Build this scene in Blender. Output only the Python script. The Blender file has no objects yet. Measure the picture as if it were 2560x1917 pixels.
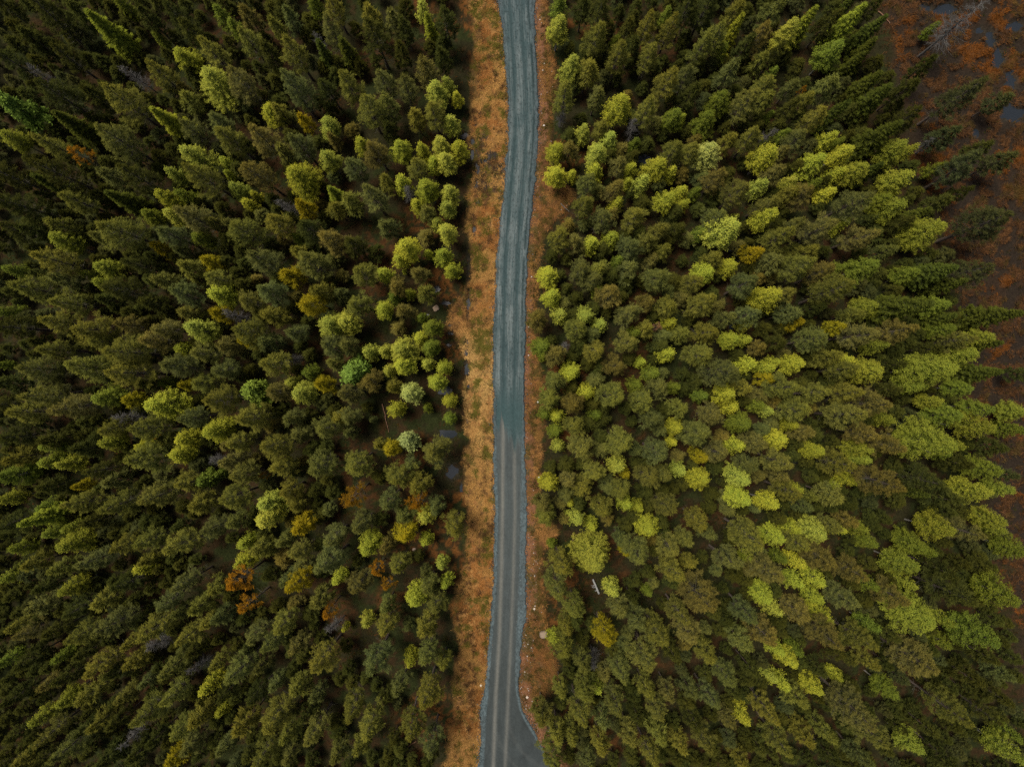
import bpy, math, random
import numpy as np

rng = np.random.default_rng(7)
random.seed(7)
SC = bpy.context.scene
COL = SC.collection

# ------------------------------------------------------------------ camera, sky, sun, exposure
CAM_H = 100.0
PPM = 18.0                                   # photo pixels per metre on the ground
camd = bpy.data.cameras.new('camera')
cam = bpy.data.objects.new('camera', camd); COL.objects.link(cam)
cam.location = (0, 0, CAM_H); cam.rotation_euler = (0, 0, 0)
camd.sensor_fit = 'HORIZONTAL'; camd.sensor_width = 36.0
camd.lens = 36.0 * CAM_H / (2560.0 / PPM)
camd.clip_end = 3000.0
SC.camera = cam

SUN_EL, SUN_AZ = math.radians(69), math.radians(-58)
w = bpy.data.worlds.new('World'); SC.world = w; w.use_nodes = True
nt = w.node_tree
sky = nt.nodes.new('ShaderNodeTexSky'); sky.sky_type = 'NISHITA'; sky.sun_disc = False
sky.sun_elevation = SUN_EL; sky.sun_rotation = SUN_AZ
sky.air_density = 1.0; sky.dust_density = 5.0; sky.ozone_density = 1.0
bg = nt.nodes['Background']; bg.inputs['Strength'].default_value = 0.05
nt.links.new(sky.outputs['Color'], bg.inputs['Color'])
sd = bpy.data.lights.new('sun', 'SUN'); sd.energy = 2.8; sd.angle = math.radians(22); sd.color = (1.0, 0.93, 0.80)
so = bpy.data.objects.new('sun', sd); COL.objects.link(so)
so.rotation_euler = (math.pi / 2 - SUN_EL, 0, math.pi - SUN_AZ)
so.location = (0, 0, 60)
vs = SC.view_settings
vs.view_transform = 'Standard'; vs.look = 'None'; vs.exposure = 0.30; vs.gamma = 1.0; vs.use_curve_mapping = False

cy_ = SC.cycles
cy_.max_bounces = 3; cy_.diffuse_bounces = 1; cy_.glossy_bounces = 1; cy_.transmission_bounces = 2; cy_.use_denoising = False

# ------------------------------------------------------------------ small helpers
def px2m(px, py):
    return (np.asarray(px, float) - 1280.0) / PPM, (958.5 - np.asarray(py, float)) / PPM

def hash2(ix, iy, seed):
    h = (ix.astype(np.int64) * 374761393 + iy.astype(np.int64) * 668265263 + seed * 1442695041) & 0xFFFFFFFF
    h = ((h ^ (h >> 13)) * 1274126177) & 0xFFFFFFFF
    h = h ^ (h >> 16)
    return (h & 0xFFFFFF) / float(0xFFFFFF)

def vnoise(x, y, seed=0):
    x = np.asarray(x, float); y = np.asarray(y, float)
    ix = np.floor(x).astype(np.int64); iy = np.floor(y).astype(np.int64)
    fx = x - ix; fy = y - iy
    fx = fx * fx * (3 - 2 * fx); fy = fy * fy * (3 - 2 * fy)
    a = hash2(ix, iy, seed); b = hash2(ix + 1, iy, seed); c = hash2(ix, iy + 1, seed); d = hash2(ix + 1, iy + 1, seed)
    return (a * (1 - fx) + b * fx) * (1 - fy) + (c * (1 - fx) + d * fx) * fy

def fbm(x, y, seed=0, oct=4):
    s = 0; a = 0.5; t = 0
    for k in range(oct):
        s = s + a * vnoise(x * 2 ** k, y * 2 ** k, seed + k * 17); t += a; a *= 0.55
    return s / t

def sstep(a, b, x):
    t = np.clip((x - a) / (b - a), 0, 1); return t * t * (3 - 2 * t)

def tag(o, label=None, cat=None, group=None, kind=None):
    if label: o['label'] = label
    if cat: o['category'] = cat
    if group: o['group'] = group
    if kind: o['kind'] = kind
    return o

def mesh_from(name, V, F, mat=None, tint=None, smooth=False):
    """V (n,3), F (m,3) or (m,4) int; tint (n,3) per-point colour"""
    V = np.ascontiguousarray(V, dtype=np.float32); F = np.ascontiguousarray(F, dtype=np.int32)
    me = bpy.data.meshes.new(name)
    n, k = F.shape
    me.vertices.add(len(V)); me.vertices.foreach_set('co', V.ravel())
    me.loops.add(n * k); me.loops.foreach_set('vertex_index', F.ravel())
    me.polygons.add(n); me.polygons.foreach_set('loop_start', np.arange(0, n * k, k, dtype=np.int32))
    if smooth: me.polygons.foreach_set('use_smooth', np.ones(n, dtype=bool))
    me.update(calc_edges=True)
    if tint is not None:
        at = me.color_attributes.new('tint', 'FLOAT_COLOR', 'POINT')
        c = np.ones((len(V), 4), np.float32); c[:, :3] = tint
        at.data.foreach_set('color', c.ravel())
    if mat: me.materials.append(mat)
    return me

def link(name, me, parent=None):
    o = bpy.data.objects.new(name, me); COL.objects.link(o)
    if parent: o.parent = parent
    return o

def nrm(v):
    return v / np.maximum(np.linalg.norm(v, axis=-1, keepdims=True), 1e-9)

def blades(P, D, L, W, R=None):
    """one thin triangle per row: base centre P, direction D, length L, width W"""
    n = len(P)
    r = R if R is not None else np.array([0, 0, 1.0]) + rng.normal(size=(n, 3)) * .45
    S = nrm(np.cross(D, r))
    L = np.broadcast_to(np.asarray(L, float), (n,))[:, None]; W = np.broadcast_to(np.asarray(W, float), (n,))[:, None]
    V = np.empty((n, 3, 3)); V[:, 0] = P + S * W / 2; V[:, 1] = P - S * W / 2; V[:, 2] = P + D * L
    return V.reshape(-1, 3), np.arange(3 * n).reshape(n, 3)

class Tubes:
    def __init__(s): s.V = []; s.F = []; s.n = 0
    def add(s, pts, rad, k=4):
        pts = np.asarray(pts, float); m = len(pts)
        d = nrm(np.gradient(pts, axis=0))
        ref = np.array([1.0, 0.0, 0.0]) if abs(d[0, 2]) > 0.8 else np.array([0.0, 0.0, 1.0])
        a = nrm(np.cross(d, ref)); b = np.cross(d, a)
        th = np.arange(k) * 2 * math.pi / k
        r = np.asarray(rad, float)[:, None, None]
        ring = pts[:, None, :] + r * (a[:, None, :] * np.cos(th)[None, :, None] + b[:, None, :] * np.sin(th)[None, :, None])
        s.V.append(ring.reshape(-1, 3))
        i = np.arange(m - 1)[:, None] * k; j = np.arange(k)[None, :]; j2 = (j + 1) % k
        q = np.stack([i + j, i + j2, i + k + j2, i + k + j], -1).reshape(-1, 4) + s.n
        s.F.append(q); s.n += m * k
    def joined(s, b, name, m1, m2):
        me = mesh_from(name, np.concatenate(s.V + b.V), np.concatenate(s.F + [f + s.n for f in b.F]), m1, None, True)
        me.materials.append(m2); k = sum(len(f) for f in s.F); n = len(me.polygons)
        mi = np.zeros(n, np.int32); mi[k:] = 1; me.polygons.foreach_set('material_index', mi)
        return me
    def mesh(s, name, mat, smooth=True):
        return mesh_from(name, np.concatenate(s.V), np.concatenate(s.F), mat, None, smooth)

# ------------------------------------------------------------------ materials
def new_mat(name):
    m = bpy.data.materials.new(name); m.use_nodes = True
    for n in list(m.node_tree.nodes): m.node_tree.nodes.remove(n)
    return m, m.node_tree.nodes, m.node_tree.links

def mul(nodes, links, a, b, fac=1.0):
    n = nodes.new('ShaderNodeMix'); n.data_type = 'RGBA'; n.blend_type = 'MULTIPLY'; n.inputs[0].default_value = fac
    for s, v in ((6, a), (7, b)):
        if isinstance(v, tuple): n.inputs[s].default_value = v
        else: links.new(v, n.inputs[s])
    return n.outputs[2]

def foliage_mat(name, transl=0.28, rough=0.65):
    m, N, Lk = new_mat(name)
    at = N.new('ShaderNodeAttribute'); at.attribute_name = 'tint'
    oi = N.new('ShaderNodeObjectInfo')
    col = mul(N, Lk, at.outputs['Color'], oi.outputs['Color'])
    p = N.new('ShaderNodeBsdfDiffuse')
    t = N.new('ShaderNodeBsdfTranslucent'); mx = N.new('ShaderNodeMixShader'); mx.inputs[0].default_value = transl
    out = N.new('ShaderNodeOutputMaterial')
    Lk.new(col, p.inputs['Color']); Lk.new(col, t.inputs['Color'])
    Lk.new(p.outputs[0], mx.inputs[1]); Lk.new(t.outputs[0], mx.inputs[2]); Lk.new(mx.outputs[0], out.inputs[0])
    return m

def bark_mat(name, c1, c2, scale=6.0, rough=0.9):
    m, N, Lk = new_mat(name)
    tc = N.new('ShaderNodeTexCoord'); no = N.new('ShaderNodeTexNoise'); no.inputs['Scale'].default_value = scale
    no.inputs['Detail'].default_value = 4
    rp = N.new('ShaderNodeValToRGB'); rp.color_ramp.elements[0].color = (*c1, 1); rp.color_ramp.elements[1].color = (*c2, 1)
    rp.color_ramp.elements[0].position = 0.35; rp.color_ramp.elements[1].position = 0.65
    p = N.new('ShaderNodeBsdfPrincipled'); p.inputs['Roughness'].default_value = rough; p.inputs['Specular IOR Level'].default_value = 0.2
    out = N.new('ShaderNodeOutputMaterial')
    Lk.new(tc.outputs['Object'], no.inputs['Vector']); Lk.new(no.outputs['Fac'], rp.inputs[0]); Lk.new(rp.outputs[0], p.inputs['Base Color'])
    Lk.new(p.outputs[0], out.inputs[0])
    return m

def tint_mat(name, scale=14.0, amt=0.5, rough=0.9, bump=0.3, spec=0.2, rough_from_alpha=False, scale2=60.0):
    """vertex colour with fine procedural grain on top"""
    m, N, Lk = new_mat(name)
    at = N.new('ShaderNodeAttribute'); at.attribute_name = 'tint'
    tc = N.new('ShaderNodeTexCoord')
    no = N.new('ShaderNodeTexNoise'); no.inputs['Scale'].default_value = scale; no.inputs['Detail'].default_value = 6; no.inputs['Roughness'].default_value = 0.7
    no2 = N.new('ShaderNodeTexNoise'); no2.inputs['Scale'].default_value = scale2; no2.inputs['Detail'].default_value = 3
    Lk.new(tc.outputs['Object'], no.inputs['Vector']); Lk.new(tc.outputs['Object'], no2.inputs['Vector'])
    mr = N.new('ShaderNodeMapRange'); mr.inputs[1].default_value = 0.25; mr.inputs[2].default_value = 0.75
    mr.inputs[3].default_value = 1 - amt; mr.inputs[4].default_value = 1 + amt
    mr2 = N.new('ShaderNodeMapRange'); mr2.inputs[1].default_value = 0.3; mr2.inputs[2].default_value = 0.7
    mr2.inputs[3].default_value = 1 - amt * .5; mr2.inputs[4].default_value = 1 + amt * .5
    Lk.new(no.outputs['Fac'], mr.inputs[0]); Lk.new(no2.outputs['Fac'], mr2.inputs[0])
    mm = N.new('ShaderNodeMath'); mm.operation = 'MULTIPLY'; Lk.new(mr.outputs[0], mm.inputs[0]); Lk.new(mr2.outputs[0], mm.inputs[1])
    col = mul(N, Lk, at.outputs['Color'], mm.outputs[0])
    p = N.new('ShaderNodeBsdfPrincipled'); p.inputs['Roughness'].default_value = rough; p.inputs['Specular IOR Level'].default_value = spec
    Lk.new(col, p.inputs['Base Color'])
    b = N.new('ShaderNodeBump'); b.inputs['Strength'].default_value = bump; b.inputs['Distance'].default_value = 0.05
    Lk.new(mm.outputs[0], b.inputs['Height']); Lk.new(b.outputs[0], p.inputs['Normal'])
    out = N.new('ShaderNodeOutputMaterial'); Lk.new(p.outputs[0], out.inputs[0])
    return m

M = {}
M['leaf'] = foliage_mat('foliage')
M['pine_bark'] = bark_mat('pine_bark', (.10, .075, .06), (.20, .16, .135))
M['twig'] = bark_mat('grey_twig', (.085, .078, .060), (.185, .172, .140))
M['dead'] = bark_mat('dead_wood', (.09, .085, .078), (.21, .20, .19))
M['birch_bark'] = bark_mat('birch_bark', (.18, .17, .15), (.48, .46, .42), 9)
M['log'] = bark_mat('weathered_log', (.20, .21, .21), (.38, .38, .37), 5)
M['redlog'] = bark_mat('red_brown_log', (.17, .085, .05), (.30, .17, .11), 5)
M['ground'] = tint_mat('forest_floor', 3.5, 0.55, 0.95, 0.6, 0.1, scale2=11.0)
M['road'] = tint_mat('gravel_road', 9.0, 0.10, 0.85, 0.25, 0.15, scale2=26.0)
M['grass'] = foliage_mat('dry_grass', 0.2, 0.8)
M['stone'] = tint_mat('stone', 5.0, 0.18, 0.9, 0.2, 0.2, scale2=25)
M['cover'] = foliage_mat('ground_cover', 0.25, 0.7)

def water_mat():
    m, N, Lk = new_mat('still_water')
    p = N.new('ShaderNodeBsdfPrincipled'); p.inputs['Base Color'].default_value = (.022, .027, .034, 1)
    p.inputs['Roughness'].default_value = 0.12; p.inputs['IOR'].default_value = 1.33; p.inputs['Specular IOR Level'].default_value = 0.7
    tc = N.new('ShaderNodeTexCoord'); no = N.new('ShaderNodeTexNoise'); no.inputs['Scale'].default_value = 3
    b = N.new('ShaderNodeBump'); b.inputs['Strength'].default_value = .05
    Lk.new(tc.outputs['Object'], no.inputs['Vector']); Lk.new(no.outputs['Fac'], b.inputs['Height']); Lk.new(b.outputs[0], p.inputs['Normal'])
    out = N.new('ShaderNodeOutputMaterial'); Lk.new(p.outputs[0], out.inputs[0])
    return m
M['water'] = water_mat()

# ------------------------------------------------------------------ road outline (photo pixels: y, outer left, inner left, inner right, outer right)
CS = 860.0 / 2212.0
def cy(lst, x0, y0):
    return [(y0 + a * CS,) + tuple(x0 + b * CS for b in r) for (a, *r) in lst]
ROAD = [(-60, 1236, 1256, 1310, 1338)]
ROAD += cy([(0, 1003, 1040, 1215, 1262), (100, 1033, 1052, 1222, 1258), (300, 1050, 1066, 1238, 1262), (500, 1068, 1084, 1248, 1274),
            (700, 1080, 1095, 1256, 1283), (850, 1079, 1092, 1252, 1280), (1000, 1066, 1082, 1240, 1270), (1150, 1056, 1068, 1228, 1260),
            (1300, 1042, 1052, 1216, 1246), (1500, 1022, 1034, 1202, 1220)], 850, 0)
ROAD += cy([(0, 1002, 1014, 1190, 1210), (200, 995, 1008, 1183, 1200), (400, 990, 1003, 1176, 1196), (600, 985, 999, 1174, 1192),
            (800, 985, 1000, 1172, 1189), (1000, 984, 1002, 1172, 1188), (1200, 986, 1003, 1168, 1192), (1400, 986, 1010, 1164, 1198)], 850, 640)
ROAD += cy([(0, 990, 1016, 1160, 1208), (200, 990, 1014, 1157, 1198), (400, 986, 1008, 1152, 1198), (600, 976, 998, 1146, 1204),
            (700, 967, 990, 1140, 1196), (800, 961, 983, 1134, 1176), (900, 954, 975, 1130, 1168), (1000, 946, 968, 1126, 1160),
            (1100, 935, 958, 1128, 1152), (1180, 925, 954, 1134, 1156), (1260, 900, 946, 1150, 1172), (1330, 904, 940, 1180, 1210),
            (1400, 902, 937, 1220, 1250), (1470, 900, 934, 1262, 1286), (1560, 894, 928, 1310, 1330), (1646, 888, 922, 1370, 1390), (1800, 880, 915, 1480, 1500)], 850, 1277)
ROAD = np.array(ROAD)
TRK = np.array([(-60, 1288, 1316)] + cy([(0, 1090, 1165), (300, 1108, 1180), (600, 1126, 1196), (850, 1130, 1200), (1000, 1118, 1190), (1300, 1092, 1166), (1500, 1076, 1150)], 850, 0)
               + cy([(0, 1066, 1140), (300, 1058, 1132), (600, 1052, 1124), (1000, 1050, 1120), (1400, 1046, 1122)], 850, 640)
               + cy([(0, 1045, 1125), (400, 1038, 1115), (800, 1025, 1100), (1200, 1001, 1080), (1646, 985, 1062), (1800, 980, 1056)], 850, 1277))
RP = ROAD[:, 0]
def road_at(py):
    return [np.interp(py, RP, ROAD[:, k]) for k in (1, 2, 3, 4)]

# verge on the left: outer limit in photo px
VL = np.array([(-60, 1165)] + cy([(0, 820), (300, 842), (600, 850), (800, 800), (900, 820), (1100, 830), (1300, 800), (1450, 780)], 850, 0)
              + cy([(0, 830), (250, 790), (330, 700), (450, 680), (560, 740), (700, 800), (900, 790), (1200, 800), (1400, 780)], 850, 640)
              + cy([(0, 820), (300, 800), (600, 700), (800, 740), (1000, 740), (1200, 720), (1400, 700), (1646, 650), (1800, 640)], 850, 1277))
VR = np.array([(-60, 1378)] + cy([(0, 1330), (300, 1350), (500, 1400), (700, 1370), (900, 1345), (1100, 1330), (1200, 1480), (1290, 1500), (1360, 1440), (1500, 1310)], 850, 0)
              + cy([(0, 1270), (300, 1265), (400, 1250), (600, 1270), (800, 1310), (1100, 1310), (1300, 1290)], 850, 640)
              + cy([(0, 1290), (150, 1420), (260, 1290), (500, 1300), (650, 1330), (800, 1340), (1000, 1400), (1120, 1400), (1250, 1290), (1400, 1290), (1800, 1530)], 850, 1277))
def verge_l(py): return np.interp(py, VL[:, 0], VL[:, 1])
def verge_r(py): return np.interp(py, VR[:, 0], VR[:, 1])
BOG = np.array([(-200, 2150), (0, 2200), (200, 2240), (400, 2290), (640, 2380), (900, 2410), (1150, 2430), (1500, 2530), (2100, 2620)])

def masks(x, y):
    px = x * PPM + 1280; py = 958.5 - y * PPM
    wob = (fbm(x * .5, y * .5, 3) - .5) * 34
    wob2 = (fbm(x * 1.7, y * 1.7, 5) - .5) * 10
    ol, il, ir, orr = road_at(py)
    vl, vr = verge_l(py), verge_r(py)
    left = sstep(-12, 12, px - vl - 10 + wob) * sstep(-3, 3, ol - px + 6)
    soilw = np.interp(py, [0, 700, 1100, 1300, 1800], [22, 20, 16, 24, 30])
    right = sstep(-8, 8, vr - px + wob * .6) * sstep(-3, 3, px - orr + 6)
    berm = sstep(-5, 5, orr + soilw - px + wob2) * sstep(-3, 3, px - orr + 6)
    bog = sstep(-30, 40, px - np.interp(py, BOG[:, 0], BOG[:, 1]) + wob * 2)
    return px, py, left, right, berm, bog

def ditch(x, y):
    px = x * PPM + 1280; py = 958.5 - y * PPM
    cx = np.interp(py, [600, 640, 760, 880, 960, 1070, 1100], [1170, 1172, 1168, 1164, 1167, 1166, 1168]) + (fbm(y * .7, x * 0, 195) - .5) * 10
    return np.exp(-((px - cx) / 6.0) ** 2) * sstep(600, 650, py) * sstep(1090, 1050, py) * sstep(.36, .5, fbm(y * .5, x * 0 + 3, 197))
PUD = []
def pud(x0, y0, lst):
    for (a, b, w_, h_) in lst: PUD.append((x0 + a * CS, y0 + b * CS, w_ * CS, h_ * CS))
pud(850, 0, [(862, 800, 30, 16), (805, 865, 62, 34), (846, 905, 36, 40), (850, 985, 26, 62), (876, 965, 16, 30), (884, 1085, 28, 72), (934, 1022, 26, 44), (956, 1004, 14, 40),
             (880, 1180, 32, 50), (1040, 1092, 26, 40), (884, 1290, 18, 42), (862, 1480, 22, 50), (856, 1375, 14, 18), (928, 1070, 20, 18), (1955, 1020, 92, 36), (1780, 1108, 84, 34)])
pud(850, 640, [(612, 214, 46, 42), (688, 302, 58, 36), (552, 372, 30, 22), (822, 312, 24, 66), (706, 446, 16, 16), (712, 496, 40, 26), (700, 572, 40, 28), (812, 625, 26, 48), (818, 560, 16, 40),
               (816, 730, 22, 50), (824, 835, 16, 22), (676, 866, 64, 40), (692, 1146, 88, 36), (722, 1386, 60, 84), (778, 1490, 16, 44), (818, 1060, 16, 32)])
pud(1700, 640, [(556, 1180, 44, 30), (1690, 890, 22, 60), (780, 1322, 84, 24), (510, 356, 30, 24), (345, 440, 50, 40), (1648, 606, 20, 60)])
pud(1700, 0, [(2010, 250, 60, 120), (2062, 370, 66, 130), (1720, 60, 150, 70), (1580, 40, 90, 50), (1912, 850, 40, 70), (2150, 730, 140, 100), (2170, 165, 110, 60), (2140, 500, 70, 110), (1940, 190, 60, 40), (330, 1600, 60, 20)])
def pud_field(x, y):
    f = np.full(np.shape(x), 9.0)
    for (px, py, w_, h_) in PUD:
        cx, cyy = px2m(px, py)
        d = np.hypot((x - cx) / (w_ / 2 / PPM), (y - cyy) / (h_ / 2 / PPM))
        f = np.minimum(f, d)
    return f + np.where(f < 3, (fbm(x * 1.9, y * 1.9, 191, 3) - .5) * 1.5, 0)

def gh(x, y):
    """ground height"""
    x = np.asarray(x, float); y = np.asarray(y, float)
    px, py, left, right, berm, bog = masks(x, y)
    ol, il, ir, orr = road_at(py)
    onroad = sstep(-12, 14, px - ol) * sstep(-12, 14, orr - px)
    h = (fbm(x * .12, y * .12, 21) - .5) * 1.2 + (fbm(x * .7, y * .7, 22) - .5) * .45 + (fbm(x * 2.2, y * 2.2, 29, 2) - .5) * .22
    h = h * (1 - bog * .4) - .25
    vg = np.maximum(left, right)
    h = h * (1 - vg * .65) - vg * .12
    h = h * (1 - onroad) - onroad * .12
    h = h + berm * (1 - onroad) * .12
    hum = sstep(.46, .62, fbm(x * .95, y * .95, 181, 3))
    h = h + (1 - onroad) * hum * (bog * .42 + np.maximum(left, right * .8) * .16)
    h = h - .35 * ditch(x, y)
    pf = pud_field(x, y)
    dip = 1 - sstep(.75, 1.5, pf)
    return h * (1 - dip) + (-0.62) * dip

# ------------------------------------------------------------------ ground sheet
def axis(lo, hi, fine_lo, fine_hi, f, c, far):
    a = list(np.arange(fine_lo, fine_hi, f)); b = []
    v = fine_hi
    while v < hi: b.append(v); v += c
    s = c
    while v < far: b.append(v); s *= 1.35; v += s
    v = fine_lo - c; d = []
    while v > lo: d.append(v); v -= c
    s = c
    while v > -far: d.append(v); s *= 1.35; v -= s
    return np.array(d[::-1] + a + b)
def smooth_blend(masksum): return masksum
gx = axis(-84, 84, -14, 12, .2, .42, 900); gy = axis(-68, 68, -54, 54, .3, .5, 900)
X, Y = np.meshgrid(gx, gy)
xx, yy = X.ravel(), Y.ravel()
px, py, mleft, mright, mberm, mbog = masks(xx, yy)
zz = gh(xx, yy)
def mixc(a, b, t): return a * (1 - t[:, None]) + np.array(b) * t[:, None]
n1 = fbm(xx * .35, yy * .35, 41); n2 = fbm(xx * .9, yy * .9, 43); n3 = fbm(xx * 2.0, yy * 2.0, 47); n4 = fbm(xx * .22, yy * .22, 49)
c = np.tile(np.array([.024, .022, .009]), (len(xx), 1))
c = mixc(c, (.022, .027, .008), sstep(.48, .6, n1))
c = mixc(c, (.034, .021, .009), sstep(.50, .64, n2))
rd = np.exp(-np.maximum(0, np.maximum(verge_l(py) - px, px - verge_r(py)) - 40) / 130.0)
c = mixc(c, (.042, .021, .009), sstep(.57, .68, n4) * sstep(.4, .6, n3))
c = mixc(c, (.12, .050, .013), rd * sstep(.54, .68, n4) * sstep(.42, .62, n3))
c = mixc(c, (.30, .155, .050), mleft)
c = mixc(c, (.085, .075, .018), mleft * sstep(.52, .66, n2) * .85)
c = mixc(c, (.20, .085, .03), mleft * sstep(.5, .65, n1) * .6)
c = mixc(c, (.045, .030, .018), mleft * sstep(.60, .70, n3) * .7)
c = mixc(c, (.13, .062, .024), mright * .9)
c = mixc(c, (.185, .088, .046), mberm * (.35 + .65 * sstep(.4, .55, n1)))
c = mixc(c, (.065, .055, .018), mright * sstep(.56, .66, n2) * .8)
c = mixc(c, (.040, .022, .012), mbog)
c = mixc(c, (.10, .040, .012), mbog * sstep(.62, .72, n4))
hum_ = sstep(.46, .62, fbm(xx * .95, yy * .95, 181, 3)); c = mixc(c, (.024, .018, .013), mbog * (1 - hum_) * .9)
mud = sstep(20, 0, np.hypot((px - 1222) / 1.0, (py - 405) / 2.6) - 24) * sstep(.40, .52, fbm(xx * 1.2, yy * 1.2, 199))
c = mixc(c, (.035, .028, .022), mud)
c = mixc(c, (.030, .026, .018), np.clip(ditch(xx, yy) * 1.2, 0, .95))
pf = pud_field(xx, yy); c = mixc(c, (.035, .030, .022), 1 - sstep(.9, 1.6, pf))
nx, ny = len(gx), len(gy)
ii = (np.arange(ny - 1)[:, None] * nx + np.arange(nx - 1)[None, :]).ravel()
F = np.stack([ii, ii + 1, ii + nx + 1, ii + nx], -1)
ground = link('forest_ground', mesh_from('forest_ground', np.stack([xx, yy, zz], -1), F, M['ground'], c, True))
tag(ground, 'mossy brown forest floor with rust-coloured verges and bog', 'ground', kind='structure')

# ------------------------------------------------------------------ road sheet
def road_strip():
    rows = np.arange(-60, 2010, 2.2); nc = 96
    t = np.linspace(0, 1, nc)
    PY = np.repeat(rows[:, None], nc, 1)
    jl = (fbm(rows * .04, rows * 0, 61) - .5) * 8 + (fbm(rows * .22, rows * 0, 62, 3) - .5) * 4
    jr = (fbm(rows * .04, rows * 0 + 9, 63) - .5) * 8 + (fbm(rows * .22, rows * 0 + 5, 64, 3) - .5) * 5
    ol, il, ir, orr = road_at(rows)
    ol = ol - 1.5 + jl; orr = orr + 1.5 + jr
    PX = ol[:, None] * (1 - t) + orr[:, None] * t
    t1 = np.interp(rows, TRK[:, 0], TRK[:, 1])[:, None]; t2 = np.interp(rows, TRK[:, 0], TRK[:, 2])[:, None]
    x, y = px2m(PX, PY)
    il2 = (il + jl * .35)[:, None]; ir2 = (ir + jr * .35)[:, None]
    shl = 1 - sstep(-2.0, 2.0, PX - il2); shr = 1 - sstep(-2.0, 2.0, ir2 - PX)
    sh = np.maximum(shl, shr)
    u = PX - (t1 + t2) / 2                        # across, px from between the tracks
    stl = fbm(u * .35, PY * .012, 71); stf = fbm(u * 1.1, PY * .03, 73); blot = fbm(x * 1.1, y * .55, 75); gr = fbm(x * 6, y * 5, 77)
    front = 1084 + (fbm(u * .16, u * 0 + 3, 81) - .5) * 70 + (fbm(u * .7, PY * .03, 82) - .5) * 34 - 30 * np.exp(-((PX - t1) / 6) ** 2) + 34 * np.exp(-((PX - t2) / 4) ** 2) + np.clip(u, -20, 20) * 1.1
    wet = sstep(14, -14, PY - front)              # the upper, damp length
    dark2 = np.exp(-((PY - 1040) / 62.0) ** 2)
    # damp section
    base = np.array([.050, .079, .085])
    pale = np.array([.145, .176, .180]); dk = np.array([.028, .052, .056])
    e1 = np.exp(-((PX - t1) / 4.0) ** 2); e2 = np.exp(-((PX - t2) / 4.2) ** 2)
    lane = np.clip(1.7 * (stl - .36), 0, 1) * (.5 + .8 * blot)
    midp = np.clip(np.exp(-(np.abs(u) / 11) ** 2) + np.exp(-((PX - t1 + 15) / 9) ** 2) + .8 * np.exp(-((PX - t2 - 12) / 7) ** 2), 0, 1)
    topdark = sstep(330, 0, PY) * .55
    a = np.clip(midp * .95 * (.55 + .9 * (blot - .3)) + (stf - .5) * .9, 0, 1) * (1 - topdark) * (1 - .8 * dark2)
    strk = fbm(u * .55 + 40, PY * .022, 83, 3); spk = fbm(x * 9, y * 7, 85, 2)
    a = np.clip(a + (strk - .52) * 1.5 * (1 - .7 * dark2) - .35 * sstep(.60, .72, fbm(x * .8, y * .30, 87)), 0, 1)
    cw = base * (1 - a[..., None]) + pale * a[..., None]
    cw = cw * (1 - .45 * sstep(.62, .74, spk)[..., None])
    d = np.clip(np.maximum(e1, e2) * (.55 + .7 * (stl - .3)), 0, .9)[..., None]
    cw = cw * (1 - d) + dk * d
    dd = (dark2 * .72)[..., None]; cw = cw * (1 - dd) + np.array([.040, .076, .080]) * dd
    edge = np.exp(-((PX - ir2 + 2) / 2.6) ** 2) * sstep(1060, 800, PY) * sstep(.30, .48, fbm(PY * .03, PY * 0, 89)) + .5 * np.exp(-((PX - il2 - 2) / 2.2) ** 2) * sstep(.45, .6, fbm(PY * .025, PY * 0 + 7, 89))
    cw = cw * (1 - .8 * edge[..., None]) + np.array([.018, .034, .036]) * .8 * edge[..., None]
    # dry section
    cd = np.array([.066, .080, .082]) * (0.72 + .4 * stf[..., None] + .3 * (blot[..., None] - .4))
    cd = cd * (1 - .30 * sstep(1300, 1900, PY)[..., None])
    p1 = np.exp(-((PX - t1) / 4.6) ** 2) * (.75 + .5 * (stf - .5)); p2 = np.exp(-((PX - t2) / 4.4) ** 2) * (.55 + .5 * (stf - .5))
    pp = np.clip(np.maximum(p1, p2), 0, 1)[..., None]
    cd = cd * (1 - pp) + np.array([.165, .165, .148]) * pp
    side = (sstep(26, 44, PX - t2) * sstep(1740, 1800, PY))[..., None]
    arc = np.exp(-((np.hypot(PX - 1420, PY - 1780) - 150) / 4.5) ** 2) + np.exp(-((np.hypot(PX - 1420, PY - 1780) - 186) / 4.5) ** 2)
    arc = (np.clip(arc, 0, 1) * sstep(1740, 1830, PY) * .16 * (.4 + stf))[..., None]
    cd = cd * (1 - side) + np.array([.043, .052, .054]) * (.6 + .8 * blot[..., None]) * side
    cd = cd * (1 - arc) + np.array([.120, .124, .116]) * arc
    c = cd * (1 - wet[..., None]) + cw * wet[..., None]
    cs = np.array([.080, .108, .118]) * (.45 + 1.1 * gr[..., None])
    cs = cs * (1 - .22 * wet[..., None]); shx = (sh * (.55 + .45 * sstep(.35, .55, fbm(x * .8, y * .4, 79))))[..., None]
    c = c * (1 - shx) + cs * shx
    c *= (.80 + .40 * gr[..., None])
    # relief: crown, ruts, shoulders that fall away, a windrow on the right of the damp length
    wid = np.clip(np.abs(PX - (il2 + ir2) / 2) / ((ir2 - il2) / 2), 0, 1.5)
    z = .06 * (1 - np.clip(wid, 0, 1) ** 2) - .035 * np.maximum(e1, e2) * (.4 + wet)
    z += sh * (.05 * (gr - .3)) + .07 * np.exp(-((PX - ir2 - 4) / 3.5) ** 2) * wet - .05 * edge
    z += (stf - .5) * .025 * wet
    drop = sstep(.06, 0, t) + sstep(.94, 1, t)
    z = z + .06 - drop[None, :] * .30
    V = np.stack([x, y, z], -1).reshape(-1, 3); n = len(rows)
    i = (np.arange(n - 1)[:, None] * nc + np.arange(nc - 1)[None, :]).ravel()
    F = np.stack([i, i + nc, i + nc + 1, i + 1], -1)
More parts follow.
